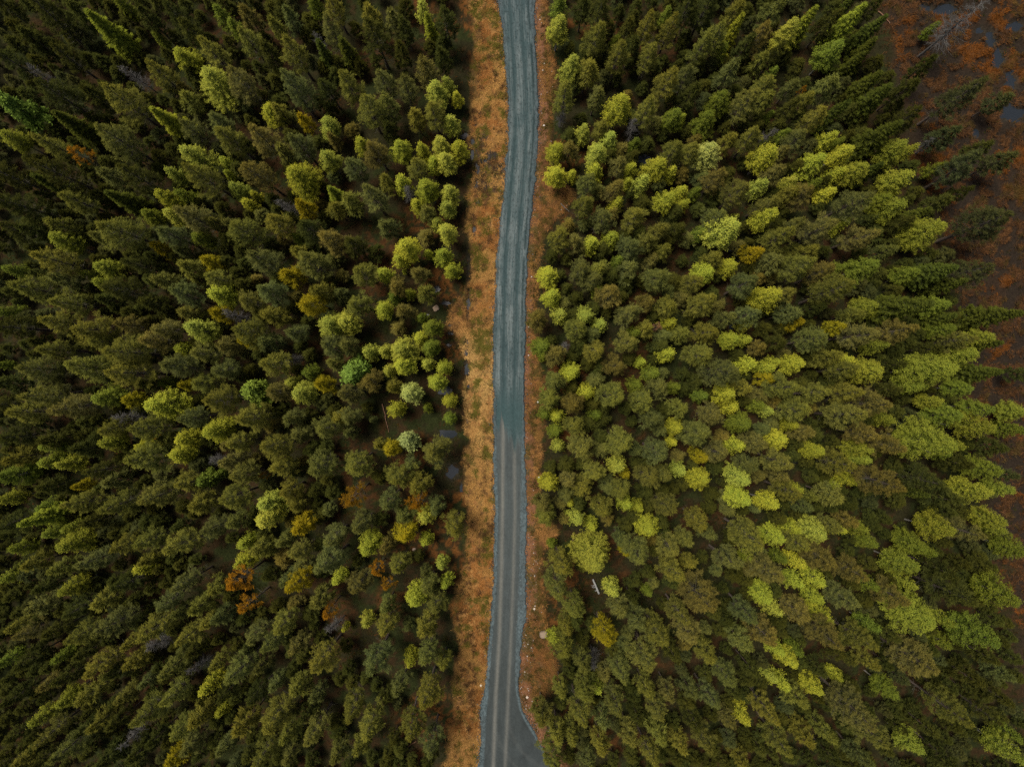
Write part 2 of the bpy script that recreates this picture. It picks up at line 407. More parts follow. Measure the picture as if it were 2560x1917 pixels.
    return mesh_from('gravel_road', V, F, M['road'], c.reshape(-1, 3), True)
road = link('gravel_road', road_strip())
tag(road, 'blue-grey gravel road with damp upper half and pale wheel tracks', 'road', kind='structure')

# ------------------------------------------------------------------ pools of water
for k, (px_, py_, w_, h_) in enumerate(PUD):
    cx, cyy = px2m(px_, py_); n = 22
    th = np.arange(n) * 2 * math.pi / n
    r = 1 + .30 * (fbm(np.cos(th) * 1.6 + k * 5.3, np.sin(th) * 1.6, 91) - .5) * 2 + .14 * np.sin(th * 5 + k)
    V = np.stack([np.cos(th) * r * w_ / 2 / PPM * 1.5, np.sin(th) * r * h_ / 2 / PPM * 1.5, th * 0], -1)
    V = np.concatenate([V, [[0, 0, 0]]])
    F = np.array([(i, (i + 1) % n, n) for i in range(n)])
    o = link('water_pool', mesh_from('water_pool', V, F, M['water'])); o.location = (cx, cyy, -0.50)
    tag(o, kind='structure')

# ------------------------------------------------------------------ tree prototypes
def tuft_dirs(base, n, spread):
    return nrm(np.repeat(base, n, 0) + rng.normal(size=(len(base) * n, 3)) * spread)

class Proto: pass

def pine_proto(H, R, cb, dens=1.0, sparse=False, needle=.17, gold=0.0):
    T = Tubes(); Br = Tubes(); P = []; D = []; C = []
    lean = rng.normal(size=2) * .02 * H
    tz = np.linspace(0, 1, 7)
    tp = np.stack([lean[0] * tz ** 2, lean[1] * tz ** 2, tz * H], -1)
    T.add(tp, (.016 * H) * (1 - tz * .9), 6)
    def axis_at(z):
        s = z / H; return np.array([lean[0] * s * s, lean[1] * s * s, z])
    nw = max(7, int(round((1 - cb) * H / .52)))
    lob = rng.uniform(0, 6.28, 3); la = rng.uniform(.05, .20, 3)
    for k in range(nw):
        t = (k + rng.uniform(-.3, .3)) / (nw - 1); t = min(max(t, 0), 1)
        z = H * (cb + (1 - cb) * t * .97)
        prof = (1 - t ** 1.2) ** .95 * (.70 + .30 * min(1, t * 5)) + .05
        nb = rng.integers(4, 6)
        a0 = rng.uniform(0, 6.28)
        for j in range(nb):
            az = a0 + j * 6.283 / nb + rng.normal() * .25
            L = R * prof * rng.uniform(.70, 1.18) * (1 + la[0] * math.cos(az - lob[0]) + la[1] * math.cos(2 * az - lob[1]) + la[2] * math.cos(3 * az - lob[2]))
            el = math.radians(4 + 46 * t + rng.normal() * 8)
            hd = np.array([math.cos(az), math.sin(az), 0.0])
            s = np.linspace(0, 1, 4)
            p0 = axis_at(z)
            path = p0 + np.outer(s * L, hd) + np.outer(L * (math.tan(el) * s * .5 + .28 * s ** 2), [0, 0, 1])
            Br.add(path, .008 * L * (1.2 - s) + .004, 3)
            nn = max(3, int(L / .095 * dens))
            ss = np.sqrt(rng.uniform(.14 if not sparse else .4, 1.0, nn)); ss[0] = 1.0
            for q in ss:
                i = min(int(q * 3), 2); f = q * 3 - i
                c0 = path[i] * (1 - f) + path[i + 1] * f
                side = np.array([-hd[1], hd[0], 0]) * rng.normal() * .24 * L * (1.15 - .6 * q)
                c1 = c0 + side + np.array([0, 0, abs(rng.normal()) * .10])
                P.append(c1); D.append(nrm(hd * .8 + np.array([0, 0, .40]) + side * .5)); C.append((q, t))
    for k in range(max(3, int(5 * dens))):
        P.append(axis_at(H) + rng.normal(size=3) * .12); D.append(np.array([0, 0, 1.0])); C.append((1, 1))
    # bare grey twigs under the crown
    for k in range(int(9 + 7 * (1 - cb))):
        z = H * rng.uniform(cb * .45, cb + .12); az = rng.uniform(0, 6.28); L = R * rng.uniform(.35, .85)
        hd = np.array([math.cos(az), math.sin(az), 0.0]); s = np.linspace(0, 1, 3)
        path = axis_at(z) + np.outer(s * L, hd) + np.outer(-.12 * L * s, [0, 0, 1])
        Br.add(path, [.02, .014, .006], 3)
        for g in range(3):
            q = path[1] + (path[2] - path[1]) * rng.uniform(-.6, .8); e = q + (hd + rng.normal(size=3) * .7) * L * .3
            Br.add([q, e], [.01, .004], 3)
    P = np.array(P); D = np.array(D); C = np.array(C)
    n = 12
    PP = np.repeat(P, n, 0) + rng.normal(size=(len(P) * n, 3)) * .07
    DD = tuft_dirs(D, n, .62)
    V, F = blades(PP, DD, rng.uniform(.55, 1.75, len(PP)) * needle * 1.15, needle * .30)
    q = np.repeat(C[:, 0], n); t = np.repeat(C[:, 1], n)
    tone = np.repeat(rng.uniform(.84, 1.16, len(P)), n) * rng.uniform(.78, 1.22, len(PP))
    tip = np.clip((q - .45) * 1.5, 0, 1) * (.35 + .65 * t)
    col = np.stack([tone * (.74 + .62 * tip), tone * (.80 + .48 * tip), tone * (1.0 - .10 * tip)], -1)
    p = Proto(); p.H = H; p.R = R
    p.trunk = T.joined(Br, 'pine_trunk', M['pine_bark'], M['twig'])
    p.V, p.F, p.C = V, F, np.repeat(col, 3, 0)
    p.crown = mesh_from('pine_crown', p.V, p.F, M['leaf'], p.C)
    return p

def birch_proto(H, R, cb, dens=1.0, leaf=.112, lump=.24, open_=0.0):
    T = Tubes(); Br = Tubes(); P = []; D = []; C = []
    lean = rng.normal(size=2) * .03 * H; tz = np.linspace(0, 1, 7)
    T.add(np.stack([lean[0] * tz ** 2, lean[1] * tz ** 2, tz * H * .93], -1), (.011 * H) * (1 - tz * .9), 6)
    if rng.uniform() < .5 and H > 6:
        T.add(np.stack([lean[0] * tz ** 2 + .5 * R * tz, lean[1] * tz ** 2 - .3 * R * tz, tz * H * .8], -1), (.008 * H) * (1 - tz * .9), 5)
    def axis_at(z):
        s = z / H; return np.array([lean[0] * s * s, lean[1] * s * s, z])
    nb = int(120 * dens * max(.55, (R / 1.4)) ** 1.3)
    z0 = cb * H; zc = H * (cb + (1 - cb) * .34)
    lumps = nrm(rng.normal(size=(9, 3)) * [1, 1, .8]); la = rng.uniform(-lump, lump, 9)
    for k in range(nb):
        u = (k + .5) / nb; ph = k * 2.39996 + rng.normal() * .2
        ct = 1 - 1.75 * u; st = math.sqrt(max(0, 1 - ct * ct))
        d = np.array([st * math.cos(ph), st * math.sin(ph), ct])
        rr = 1 + sum(a * math.exp(4.5 * (float(d @ l) - 1)) for a, l in zip(la, lumps)) * 1.5 + rng.normal() * .08
        hz = (H - zc) if ct > 0 else (zc - z0)
        shp = 1 - .46 * max(ct, 0) ** .8
        tip = axis_at(zc) + np.array([d[0] * R * rr * shp * 1.1, d[1] * R * rr * shp * 1.1, d[2] * hz * (.9 + .1 * rr)])
        zr = max(z0 * .9, min(tip[2] - .35 * math.hypot(tip[0], tip[1]) - .3, H * .93)); root = axis_at(zr)
        s = np.linspace(0, 1, 4)[:, None]
        path = root + (tip - root) * s + np.array([0, 0, 1]) * (.12 * R * np.sin(s * 3.14))
        Br.add(path, [.020, .014, .008, .003], 3)
        L = np.linalg.norm(tip - root)
        nn = max(4, int(L / .16))
        ss = rng.uniform(.30 + open_ * .25, 1.02, nn)
        for q in ss:
            c0 = root + (tip - root) * q + np.array([0, 0, .12 * R * math.sin(q * 3.14)])
            P.append(c0 + rng.normal(size=3) * .09 * R * (1.1 - .55 * q)); D.append(d * .7 + [0, 0, .25]); C.append((q, (tip[2] - z0) / (H - z0)))
    P = np.array(P); D = np.array(D); C = np.array(C)
    n = 10
    sp = .10 + .05 * open_
    PP = np.repeat(P, n, 0) + rng.normal(size=(len(P) * n, 3)) * sp
    OUT = nrm(np.repeat(D, n, 0) + np.array([0, 0, .35]) + rng.normal(size=(len(PP), 3)) * .45)
    DD = nrm(np.cross(OUT, rng.normal(size=(len(PP), 3))) + OUT * .2)
    V, F = blades(PP, DD, rng.uniform(.7, 1.3, len(PP)) * leaf * 1.2, leaf * .8, OUT)
    q = np.repeat(C[:, 0], n); t = np.repeat(np.clip(C[:, 1], 0, 1), n)
    tone = np.repeat(rng.uniform(.86, 1.14, len(P)), n) * rng.uniform(.76, 1.24, len(PP))
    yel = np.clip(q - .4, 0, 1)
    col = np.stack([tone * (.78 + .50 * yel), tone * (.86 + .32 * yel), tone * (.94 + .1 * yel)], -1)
    p = Proto(); p.H = H; p.R = R
    p.trunk = T.joined(Br, 'birch_trunk', M['birch_bark'], M['pine_bark'])
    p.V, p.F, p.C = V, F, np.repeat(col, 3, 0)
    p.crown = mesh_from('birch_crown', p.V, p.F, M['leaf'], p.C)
    return p

def spruce_proto(H, R, cb=.12, dens=1.0):
    T = Tubes(); Br = Tubes(); P = []; D = []; C = []
    tz = np.linspace(0, 1, 6)
    T.add(np.stack([tz * 0, tz * 0, tz * H], -1), (.014 * H) * (1 - tz * .93), 6)
    nw = int((1 - cb) * H / .42)
    for k in range(nw):
        t = k / (nw - 1); z = H * (cb + (1 - cb) * t)
        prof = (1 - t ** 1.3) ** .9 + .03; nb = rng.integers(6, 9); a0 = rng.uniform(0, 6.28)
        for j in range(nb):
            az = a0 + j * 6.283 / nb + rng.normal() * .2; L = R * prof * rng.uniform(.75, 1.15)
            hd = np.array([math.cos(az), math.sin(az), 0.0]); sd_ = np.array([-hd[1], hd[0], 0])
            s = np.linspace(0, 1, 4); dz = (-.35 * s + .22 * s ** 2 + .3 * t * s) * L
            path = np.array([0, 0, z]) + np.outer(s * L, hd) + np.outer(dz, [0, 0, 1])
            Br.add(path, .012 * (1.3 - s) + .003, 3)
            nn = max(3, int(L / .16 * dens))
            for q in np.linspace(.2, 1, nn):
                i = min(int(q * 3), 2); f = q * 3 - i; c0 = path[i] * (1 - f) + path[i + 1] * f
                wd = .34 * L * (1.05 - q)
                for sg in (-1, 1):
                    P.append(c0 + sd_ * sg * wd * rng.uniform(.1, .9)); D.append(hd * .8 + sd_ * sg * .7 + [0, 0, .15]); C.append((q, t))
    P = np.array(P); D = np.array(D); C = np.array(C); n = 5
    PP = np.repeat(P, n, 0) + rng.normal(size=(len(P) * n, 3)) * .05; DD = tuft_dirs(D, n, .35)
    V, F = blades(PP, DD, rng.uniform(.7, 1.2, len(PP)) * .30, .10)
    q = np.repeat(C[:, 0], n); t = np.repeat(C[:, 1], n)
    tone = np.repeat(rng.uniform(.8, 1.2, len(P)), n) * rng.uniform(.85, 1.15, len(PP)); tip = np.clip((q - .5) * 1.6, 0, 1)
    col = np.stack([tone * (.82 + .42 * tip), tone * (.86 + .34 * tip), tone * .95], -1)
    p = Proto(); p.H = H; p.R = R
    p.trunk = T.joined(Br, 'spruce_trunk', M['pine_bark'], M['twig'])
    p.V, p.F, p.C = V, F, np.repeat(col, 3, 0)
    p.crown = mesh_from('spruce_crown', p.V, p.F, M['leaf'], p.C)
    return p

def dead_proto(H, R):
    T = Tubes(); Br = Tubes(); tz = np.linspace(0, 1, 6); lean = rng.normal(size=2) * .04 * H
    T.add(np.stack([lean[0] * tz ** 2, lean[1] * tz ** 2, tz * H], -1), (.014 * H) * (1 - tz * .9), 6)
    for k in range(84):
        t = rng.uniform(.3, 1); z = H * t; az = rng.uniform(0, 6.28); L = R * (1.15 - .75 * t) * rng.uniform(.6, 1.1)
        hd = np.array([math.cos(az), math.sin(az), rng.uniform(-.1, .5)]); s = np.linspace(0, 1, 4)
        path = np.array([lean[0] * t * t, lean[1] * t * t, z]) + np.outer(s * L, hd) + rng.normal(size=(4, 3)) * .05 * s[:, None]
        Br.add(path, [.026, .018, .012, .005], 3)
        for g in range(11):
            q = path[2] + (path[3] - path[1]) * rng.uniform(-.9, .5); e = q + (hd + rng.normal(size=3) * .7) * L * .36
            Br.add([q, (q + e) / 2 + rng.normal(size=3) * .03, e], [.012, .009, .004], 3)
    p = Proto(); p.H = H; p.R = R; p.crown = None
    p.trunk = T.joined(Br, 'dead_trunk', M['dead'], M['dead'])
    return p

PR = {
    'pine': [pine_proto(11, 1.45, .36) for _ in range(6)] + [pine_proto(6.5, .95, .26) for _ in range(4)] + [pine_proto(15, 2.3, .38) for _ in range(3)],
    'pine_low': [pine_proto(9, 1.25, .32, .62, needle=.28) for _ in range(5)],
    'birch': [birch_proto(10, 1.4, .28) for _ in range(5)] + [birch_proto(5.5, .9, .18) for _ in range(4)] + [birch_proto(14, 2.2, .28) for _ in range(3)],
    'spruce': [spruce_proto(11, 1.6) for _ in range(3)] + [spruce_proto(6, 1.1) for _ in range(2)],
    'orange': [pine_proto(9, 1.5, .50, .42, True, .20) for _ in range(2)],
    'dead': [dead_proto(9, 1.3) for _ in range(3)],
    'rowan': [birch_proto(6, 1.35, .25, .50, .24, .35, 1.0) for _ in range(2)],
}

# ------------------------------------------------------------------ trees as seen in the photograph (tile x, tile y, crown width, kind)
TILES = {
 (0, 0): "P660,160,190;L780,290,100;G1025,245,80;Y1195,370,150;G1410,95,110;G1500,170,100;X880,490,120;X270,490,110;O1050,490,170;D1130,100,170;O730,370,220;O1370,340,180;L1390,530,190;B1560,530,210;K1890,570,210;O1890,330,180;D1740,350,130;O1600,260,160;B1610,120,140;O1780,180,110;K1870,130,120;K2120,190,160;X2060,280,90;S2080,340,120;P1050,740,170;O780,640,230;D380,620,230;R80,690,180;Y80,890,140;S470,800,190;O330,920,160;A530,1000,130;O780,910,250;K740,1140,140;D900,1150,190;D380,1110,220;S790,1270,160;D130,1310,220;O500,1290,180;Y410,1560,150;O400,1460,140;D80,1480,160;O800,1490,250;L1115,1390,110;B1250,1400,190;Y1090,1270,140;O1310,1140,210;L1270,1010,160;L1120,1120,110;G1190,1260,110;Y1450,1050,90;Y1470,1120,70;L1525,1215,120;Y1635,1250,70;Y1590,1310,90;B1660,1120,200;Y1930,1140,190;L2110,1020,130;Y1730,740,130;O1810,720,110;Z1960,780,100;L2110,810,130;B2140,890,90;K1400,790,170;O1480,890,190;B1700,890,190;K1940,940,170;O1830,980,130;K1240,840,150;K1570,660,90;O1230,660,120;B1190,580,100;Z1960,1330,120;P2150,1250,130;O2160,1350,110;O1780,1440,170;O1590,1510,210;K1100,1510,170;G1300,1540,140;Z1030,1600,110;K1190,1620,90;O660,1530,120;G1910,1520,80;D1980,1460,160;B2130,1550,170;O1930,1620,110;X1860,1330,100;O1400,1440,110;K1340,1380,70;K1500,1440,100;G980,1400,120;D300,110,220;D40,50,140;D540,90,150;G790,20,120;D70,380,170;D450,380,160;D2100,560,150;G2000,30,120;O2150,40,150;D150,210,150;D960,120,140;D620,620,150;D230,260,150;D60,1130,180;D230,1480,140;S300,1170,130;D1250,210,140",
 (850, 0): "O200,110,140;K340,130,130;D420,190,110;D230,230,190;L520,50,100;P575,150,100;D680,130,170;D400,370,130;D660,390,120;B560,460,140;Y395,465,80;S40,320,130;O60,540,170;K290,530,150;K420,560,150;L620,590,140;L690,540,90;Y755,620,80;O180,700,190;O310,700,140;O600,720,160;L715,790,110;O490,760,120;D320,840,110;Y130,930,100;Y390,950,130;B240,980,160;L660,930,130;Y770,950,110;Y530,970,100;L680,1030,120;Y590,1045,100;Y680,1090,80;O490,1080,140;K100,1080,150;Y395,1180,110;X440,1240,90;O300,1180,110;K210,1270,170;Y580,1230,140;L695,1240,110;Y500,1310,100;L690,1330,100;O560,1370,110;O70,1300,130;K300,1450,120;L625,1430,85;L690,1500,130;D70,1560,150;Y405,1590,160;Y665,1640,110;Y560,1625,60;"
           "G1420,40,120;L1400,190,150;O1640,220,180;D1680,50,190;O1970,170,150;O2120,200,150;G2100,90,80;D1880,300,130;O1790,360,160;G1780,260,80;L1490,430,130;O1590,460,140;O1450,620,160;K1650,620,120;X1420,740,80;O2090,520,180;O1990,340,150;Y1800,690,160;O1980,700,160;X1890,820,100;G2160,760,140;L1565,850,100;L1740,900,120;O1680,830,110;Y1390,960,120;L1640,990,150;B1480,960,110;Y1390,1110,130;Y1490,1120,70;O1580,1180,140;Y1640,1080,110;B1795,1060,110;Y1870,1080,90;Y2040,1060,140;Y2130,1110,90;L1940,1180,110;Y1850,1170,70;B1770,1220,120;Y1780,1300,90;O1570,1310,140;Y2090,1290,130;Y2200,1230,100;K1690,1420,140;O1890,1400,160;O2050,1480,130;O2140,960,150;K1870,1600,150;O1410,1530,150;B1520,1560,120;Y1630,1560,110;Y1750,1530,110;O1980,1550,120;O2080,1610,110;D2170,1470,120;D1560,60,120;D1850,170,120;G1900,930,80",
 (1700, 0): "D50,70,170;D160,60,190;O350,70,140;P360,170,120;O590,80,150;O240,230,160;O130,310,150;G270,330,100;B500,240,170;L690,210,160;P815,150,130;P1090,130,170;G980,330,170;D950,150,130;S1220,180,150;S1070,30,110;D1230,60,110;S1200,320,130;K50,490,150;K310,480,140;O510,400,120;G590,470,90;O560,540,150;G260,640,140;O430,660,180;O540,650,140;G170,780,140;G580,740,70;K720,560,110;A775,590,60;O800,640,120;O940,560,150;S1010,710,130;S1210,520,160;S1280,610,190;D1430,590,150;O870,750,160;S1290,860,200;D1470,760,160;Y10,760,80;W190,980,160;O310,900,120;O70,980,150;O470,890,150;X580,850,80;G660,870,90;K750,910,150;Y950,890,110;G1020,910,70;Y550,1020,160;B650,980,100;Y850,1040,140;Y1030,990,140;L1140,1080,150;Y1010,1110,110;L1380,970,170;L1480,970,90;L1410,1150,170;S1240,1090,110;B600,1120,130;L710,1170,100;L500,1200,110;O370,1240,190;O540,1310,150;O700,1250,120;B790,1260,160;Y960,1240,110;G870,1170,90;K1130,1290,200;G1290,1290,130;Y1380,1340,170;B240,1140,150;Y20,1220,120;G100,1240,80;Y20,1310,80;L280,1490,190;L350,1400,60;O220,1390,150;G120,1510,100;Y560,1400,150;O630,1530,170;K740,1450,120;B890,1480,190;Y1030,1440,100;B1150,1520,180;Y1570,1510,210;S1540,1370,120;k1960,1450,290;k1800,630,210;X1800,150,230;G1630,180,80;k2050,650,120;k1700,880,150;X1600,920,90;G1660,1080,100;k1830,1090,210;D1900,970,130;k2050,1040,150;D1560,430,120;O830,1620,120;Z470,1630,110;O1310,1620,120;D60,620,140;D420,300,130;D620,350,110;S1120,400,110;D700,700,120;D1420,1440,130;D1650,1300,140;D1780,1250,110",
 (0, 640): "G75,80,100;O220,220,210;K430,160,140;O350,30,190;G580,110,90;Y700,80,130;Y660,170,100;D780,220,220;O450,300,180;D680,280,120;G60,360,110;O390,430,180;O620,460,200;B830,450,150;D80,450,200;O360,600,160;O660,550,150;O800,620,230;O250,730,210;O550,740,200;O820,750,240;G20,700,70;B990,530,180;B1070,470,160;L1270,470,180;Y1170,590,110;Z1420,370,120;X1530,390,110;O1220,370,120;O1080,160,140;K1180,260,160;Y1410,240,160;O1390,140,150;Z1360,40,110;O1220,80,140;K1700,30,190;O2010,60,190;Z1870,130,140;K1740,230,170;O1610,290,160;O2070,230,130;Z2000,290,170;O1770,380,140;K1890,470,140;O1590,480,200;Z1600,540,110;K1720,550,140;B1470,570,130;O1320,630,160;L2130,450,150;K2140,600,150;K1440,720,150;K1140,720,190;O1310,820,160;Z1190,830,90;G1060,810,90;O1750,700,180;A1740,690,50;X1880,660,90;R1630,860,150;O1420,930,200;B1770,880,150;L1930,890,150;Z2090,830,120;L1870,820,100;G1990,740,100;O2160,690,110;Y690,900,150;O270,880,180;O180,1010,200;B470,960,200;Y1050,950,190;Z850,930,110;K1230,1040,150;O1620,1030,190;Y1400,1090,170;K1880,1040,130;X830,1040,120;O710,1100,150;Y720,1190,140;O960,1120,210;A1030,1170,60;Y920,1230,110;Y1200,1190,140;Y1170,1270,150;K1930,1140,120;O2090,1110,170;O2200,1030,120;O1540,1200,150;O1760,1230,200;B1490,1330,130;O2050,1340,190;O1800,1350,160;O950,1330,200;D130,1150,170;D350,1180,150;Y330,1230,130;Y320,1310,120;Y440,1340,120;O130,1290,150;G80,1400,180;R1330,1430,110;R1420,1400,60;O1220,1460,150;O1560,1410,170;A1700,1415,60;O1020,1530,180;O1500,1550,190;O1850,1500,150;L1740,1600,150;Z530,1470,90;K740,1450,140;Y70,1560,110;O560,1590,170;O760,1590,180;G310,1620,120;O1300,1590,140;O1920,1590,110;D640,1380,150;X1380,1310,90;D560,1240,150;D60,950,170;D80,820,150;D500,60,140;D1000,300,140;D900,60,150;D270,560,120;D330,1480,140;D960,830,110;D1080,1170,100",
 (850, 640): "O150,110,170;Y290,115,100;B510,110,110;Y390,10,100;Y715,90,100;Y410,95,30;B360,200,110;Y440,240,70;G340,260,90;O140,310,150;Y275,345,115;B415,345,105;O550,240,120;G520,395,70;G590,440,120;L545,450,40;L40,440,140;K40,580,130;Y510,530,90;L180,620,105;L290,610,90;L405,600,150;Y420,690,130;G595,600,110;L555,690,80;Y660,715,90;L310,735,80;R110,740,160;B195,800,150;B70,870,150;W455,860,135;O340,840,100;Y620,800,115;Y695,930,85;Y350,985,105;G555,975,60;G700,1040,75;K50,1030,140;K205,1050,50;w435,1190,110;Z330,1240,110;O250,1210,80;O120,1310,190;Z150,1290,100;O600,1270,170;O390,1420,170;K450,1340,90;A100,1520,160;K320,1560,150;O510,1480,160;A500,1570,140;K620,1610,110;K60,1130,90;"
             "Y1340,130,125;Y1350,270,120;L1410,385,100;B1275,410,130;L1570,370,110;O1510,470,150;L1680,450,90;K1540,100,150;O1660,80,120;B1720,260,160;G1660,220,90;K1620,160,140;G1800,30,80;K1870,90,120;O2050,130,170;K1840,380,150;O1850,560,150;G1890,490,80;O1640,590,140;G1290,580,110;G1310,640,70;B1390,640,130;X1450,590,75;Y1480,745,115;O1390,800,120;Y1585,870,100;O1350,920,130;B1500,940,130;Y1390,1025,90;G1320,1010,80;O1740,880,170;B1770,700,150;Y2110,430,100;a2035,450,70;O1970,470,110;Y2115,630,105;Y1940,680,70;O2190,500,120;K2060,840,120;G2150,850,80;G1910,840,100;O1930,940,160;G1645,1020,80;K2010,1040,130;Y2150,1100,110;O1500,1100,140;G1380,1130,90;L1405,1225,80;O1560,1220,170;O1810,1190,180;K2030,1240,160;Y2140,1200,70;L1790,1340,110;Z1840,1400,70;O1640,1380,150;O1970,1410,160;O2080,1400,110;L2190,1380,100;Y1340,1450,120;B1470,1440,110;O1560,1500,140;O1810,1500,140;Y1830,1590,100;Y1920,1610,80;Y1480,1590,60;O1690,1610,130;O2100,1600,150;B1310,1590,120;O2180,980,120;K2130,960,90;G2000,760,100;B1960,300,110;O2100,330,130",
 (1700, 640): "Y150,110,130;O70,170,140;Y320,60,120;O220,20,120;O130,320,170;K420,190,170;Y560,250,170;O680,250,120;K590,40,140;O770,100,200;B900,120,160;G1010,80,90;O1000,240,230;G1180,80,160;S1640,100,190;G1460,130,120;S1740,180,150;k1860,100,210;K420,380,140;L430,430,90;K290,410,120;K700,370,130;Z740,430,110;O170,480,160;O30,530,140;Y330,530,120;Y430,540,80;O860,540,200;Z1000,460,100;O1110,380,130;Y1190,330,140;L1250,370,60;B1150,510,200;Y1260,580,110;B1390,490,180;O130,640,180;K290,720,220;Y430,690,110;B510,590,100;Y560,720,100;Y610,690,80;Y745,695,135;O940,660,140;Y1050,660,110;O1030,740,170;Y1210,720,170;G1140,690,90;S1480,310,210;G1640,320,140;S1680,400,130;G1690,480,130;L1920,520,140;O1780,550,160;S1970,570,120;L1810,660,170;L1600,740,250;Y1470,820,150;G1800,850,130;S1950,760,170;O680,840,190;Y290,880,130;O400,850,120;Z560,790,100;G130,900,90;Y330,970,100;O50,960,160;B220,1030,160;O110,1140,190;O880,890,150;O1070,900,170;B1250,950,180;O1060,1030,200;L1330,1040,110;O730,1000,180;L570,1000,90;G490,960,90;G380,1070,150;Y720,1090,90;B790,1130,130;Y650,1180,125;B480,1200,140;Y365,1225,110;B250,1270,150;Z130,1290,100;Y850,1240,130;L1160,1240,130;B1190,1140,160;B1350,1210,180;O1010,1330,180;Y1170,1320,110;L1620,930,120;G1900,970,150;G1700,1020,170;L1890,1100,170;L1600,1180,240;L1760,1210,110;G1690,1260,120;L20,1370,100;Y135,1440,130;K440,1340,140;L390,1420,135;O640,1310,170;B630,1400,110;Y390,1540,150;Y560,1580,135;O680,1500,150;Y740,1500,90;O820,1550,100;K780,1600,110;O960,1530,140;Y980,1470,80;Y1090,1440,105;B1300,1440,230;S1520,1530,110;D1560,1440,200;G1950,1360,160;Y1870,1500,180;L2040,1520,140;k2080,1400,120;L2160,1000,140;G2150,1110,120;D2190,760,110;S2040,370,190;D1380,700,110;D1350,860,110;D1780,1330,150;D1700,1560,150;D2000,1230,150;D880,330,110;D620,560,120;D1600,600,120",
 (0, 1277): "P270,40,170;Y350,130,120;Y480,100,110;L490,220,180;Y80,420,120;G130,250,110;O400,360,130;O230,340,130;K600,320,170;O810,220,150;O960,190,160;O1170,220,190;O960,310,110;Y930,360,120;K1370,110,160;O1520,70,130;L1740,40,160;Z1950,90,140;O1830,190,110;Y1570,220,110;Y1570,310,135;O1690,240,130;O1920,270,150;K2150,160,150;K2130,320,180;Y2170,430,90;A1545,430,180;A1610,590,140;O1390,490,110;K1210,450,150;Z1910,480,160;K1850,440,110;Y450,490,150;K270,600,150;D500,620,170;O680,580,140;K1070,570,150;O1300,600,140;O1170,640,110;K750,720,190;O1000,740,190;O1230,780,160;B190,770,160;O540,790,170;O120,740,110;O860,830,120;K1430,670,130;O1350,700,110;O1830,720,160;O2060,560,140;A2120,630,110;K1640,790,150;O1750,840,150;B1920,850,120;O2080,960,200;X2160,750,100;O640,980,180;O880,950,130;G390,930,100;O1110,1000,150;O1400,970,120;O1540,1040,180;K1680,990,110;Y1345,1120,120;K950,1080,100;Y420,1200,140;Y260,1330,130;B320,1100,110;O600,1160,150;O820,1170,120;O1130,1170,160;O960,1280,190;O1930,1120,130;K1780,1100,110;K2040,1180,110;O1290,1310,150;Y1430,1280,90;O1770,1310,200;O1580,1360,150;O1170,1390,160;K1240,1490,130;Z1140,1570,120;O1850,1410,120;O2030,1410,170;K1460,1500,120;O330,1410,160;O450,1510,200;O160,1580,110;O1690,1560,160;K1870,1560,120;O2180,1550,130;D900,1540,150;D700,1580,150;O650,1350,130;G30,960,110;X1010,870,120;D90,60,160;D620,60,130;D820,480,170;D300,480,120;D380,760,130;D180,950,150;D540,920,110;D440,1060,130;D760,1020,110;D1250,880,110;X1290,1000,100;D1650,1180,150;D1450,1170,110;D120,1180,140;D130,1420,120;D760,1350,120;D1010,1450,110;D1980,1290,110;X860,1440,120;D280,1590,110;D560,1390,110",
 (850, 1277): "K130,90,150;L550,40,120;O730,90,150;Z420,150,130;B300,220,110;Y190,220,140;Y545,190,85;O420,20,120;A235,380,110;A320,460,100;O380,340,140;B130,460,150;L650,340,80;Y680,460,85;Y490,550,140;O570,470,120;O630,590,150;O300,600,100;L170,720,90;O290,720,150;O560,740,140;K230,960,190;Y450,960,100;O560,930,150;O660,970,100;K390,1120,120;O560,1190,200;O80,1250,150;O190,1370,190;O440,1380,160;K590,1490,160;O140,1500,130;Y30,750,50;D570,1600,120;K550,380,70;"
              "O1330,30,130;L1520,50,110;Y1620,90,85;L1635,280,190;Y1975,95,135;Z1840,250,90;K1800,170,100;O1910,270,190;O2130,230,160;O2130,380,160;G1360,215,60;O1420,330,160;O1400,480,180;O1520,620,160;O1450,740,110;Y1390,830,100;O1440,880,140;L1750,510,105;G1980,520,70;K1800,620,140;Z1710,800,170;K1900,680,140;O2040,780,180;O1980,930,190;X1640,950,100;O1570,970,130;O1800,1020,160;Y1660,1130,100;O1580,1130,140;O1420,1140,110;O1770,1200,150;O1530,1290,160;O1300,1300,140;K1690,1320,120;O1400,1420,130;O1480,1430,110;O1960,1120,120;O2050,1260,150;O2050,1420,140;O1680,1500,130;O1370,1570,180;O1860,1430,130;D2130,900,120;B2110,1150,110;O2180,650,150;O2180,1480,130;O1980,1560,150;K1600,1610,120;D1880,560,90;D1900,1290,110",
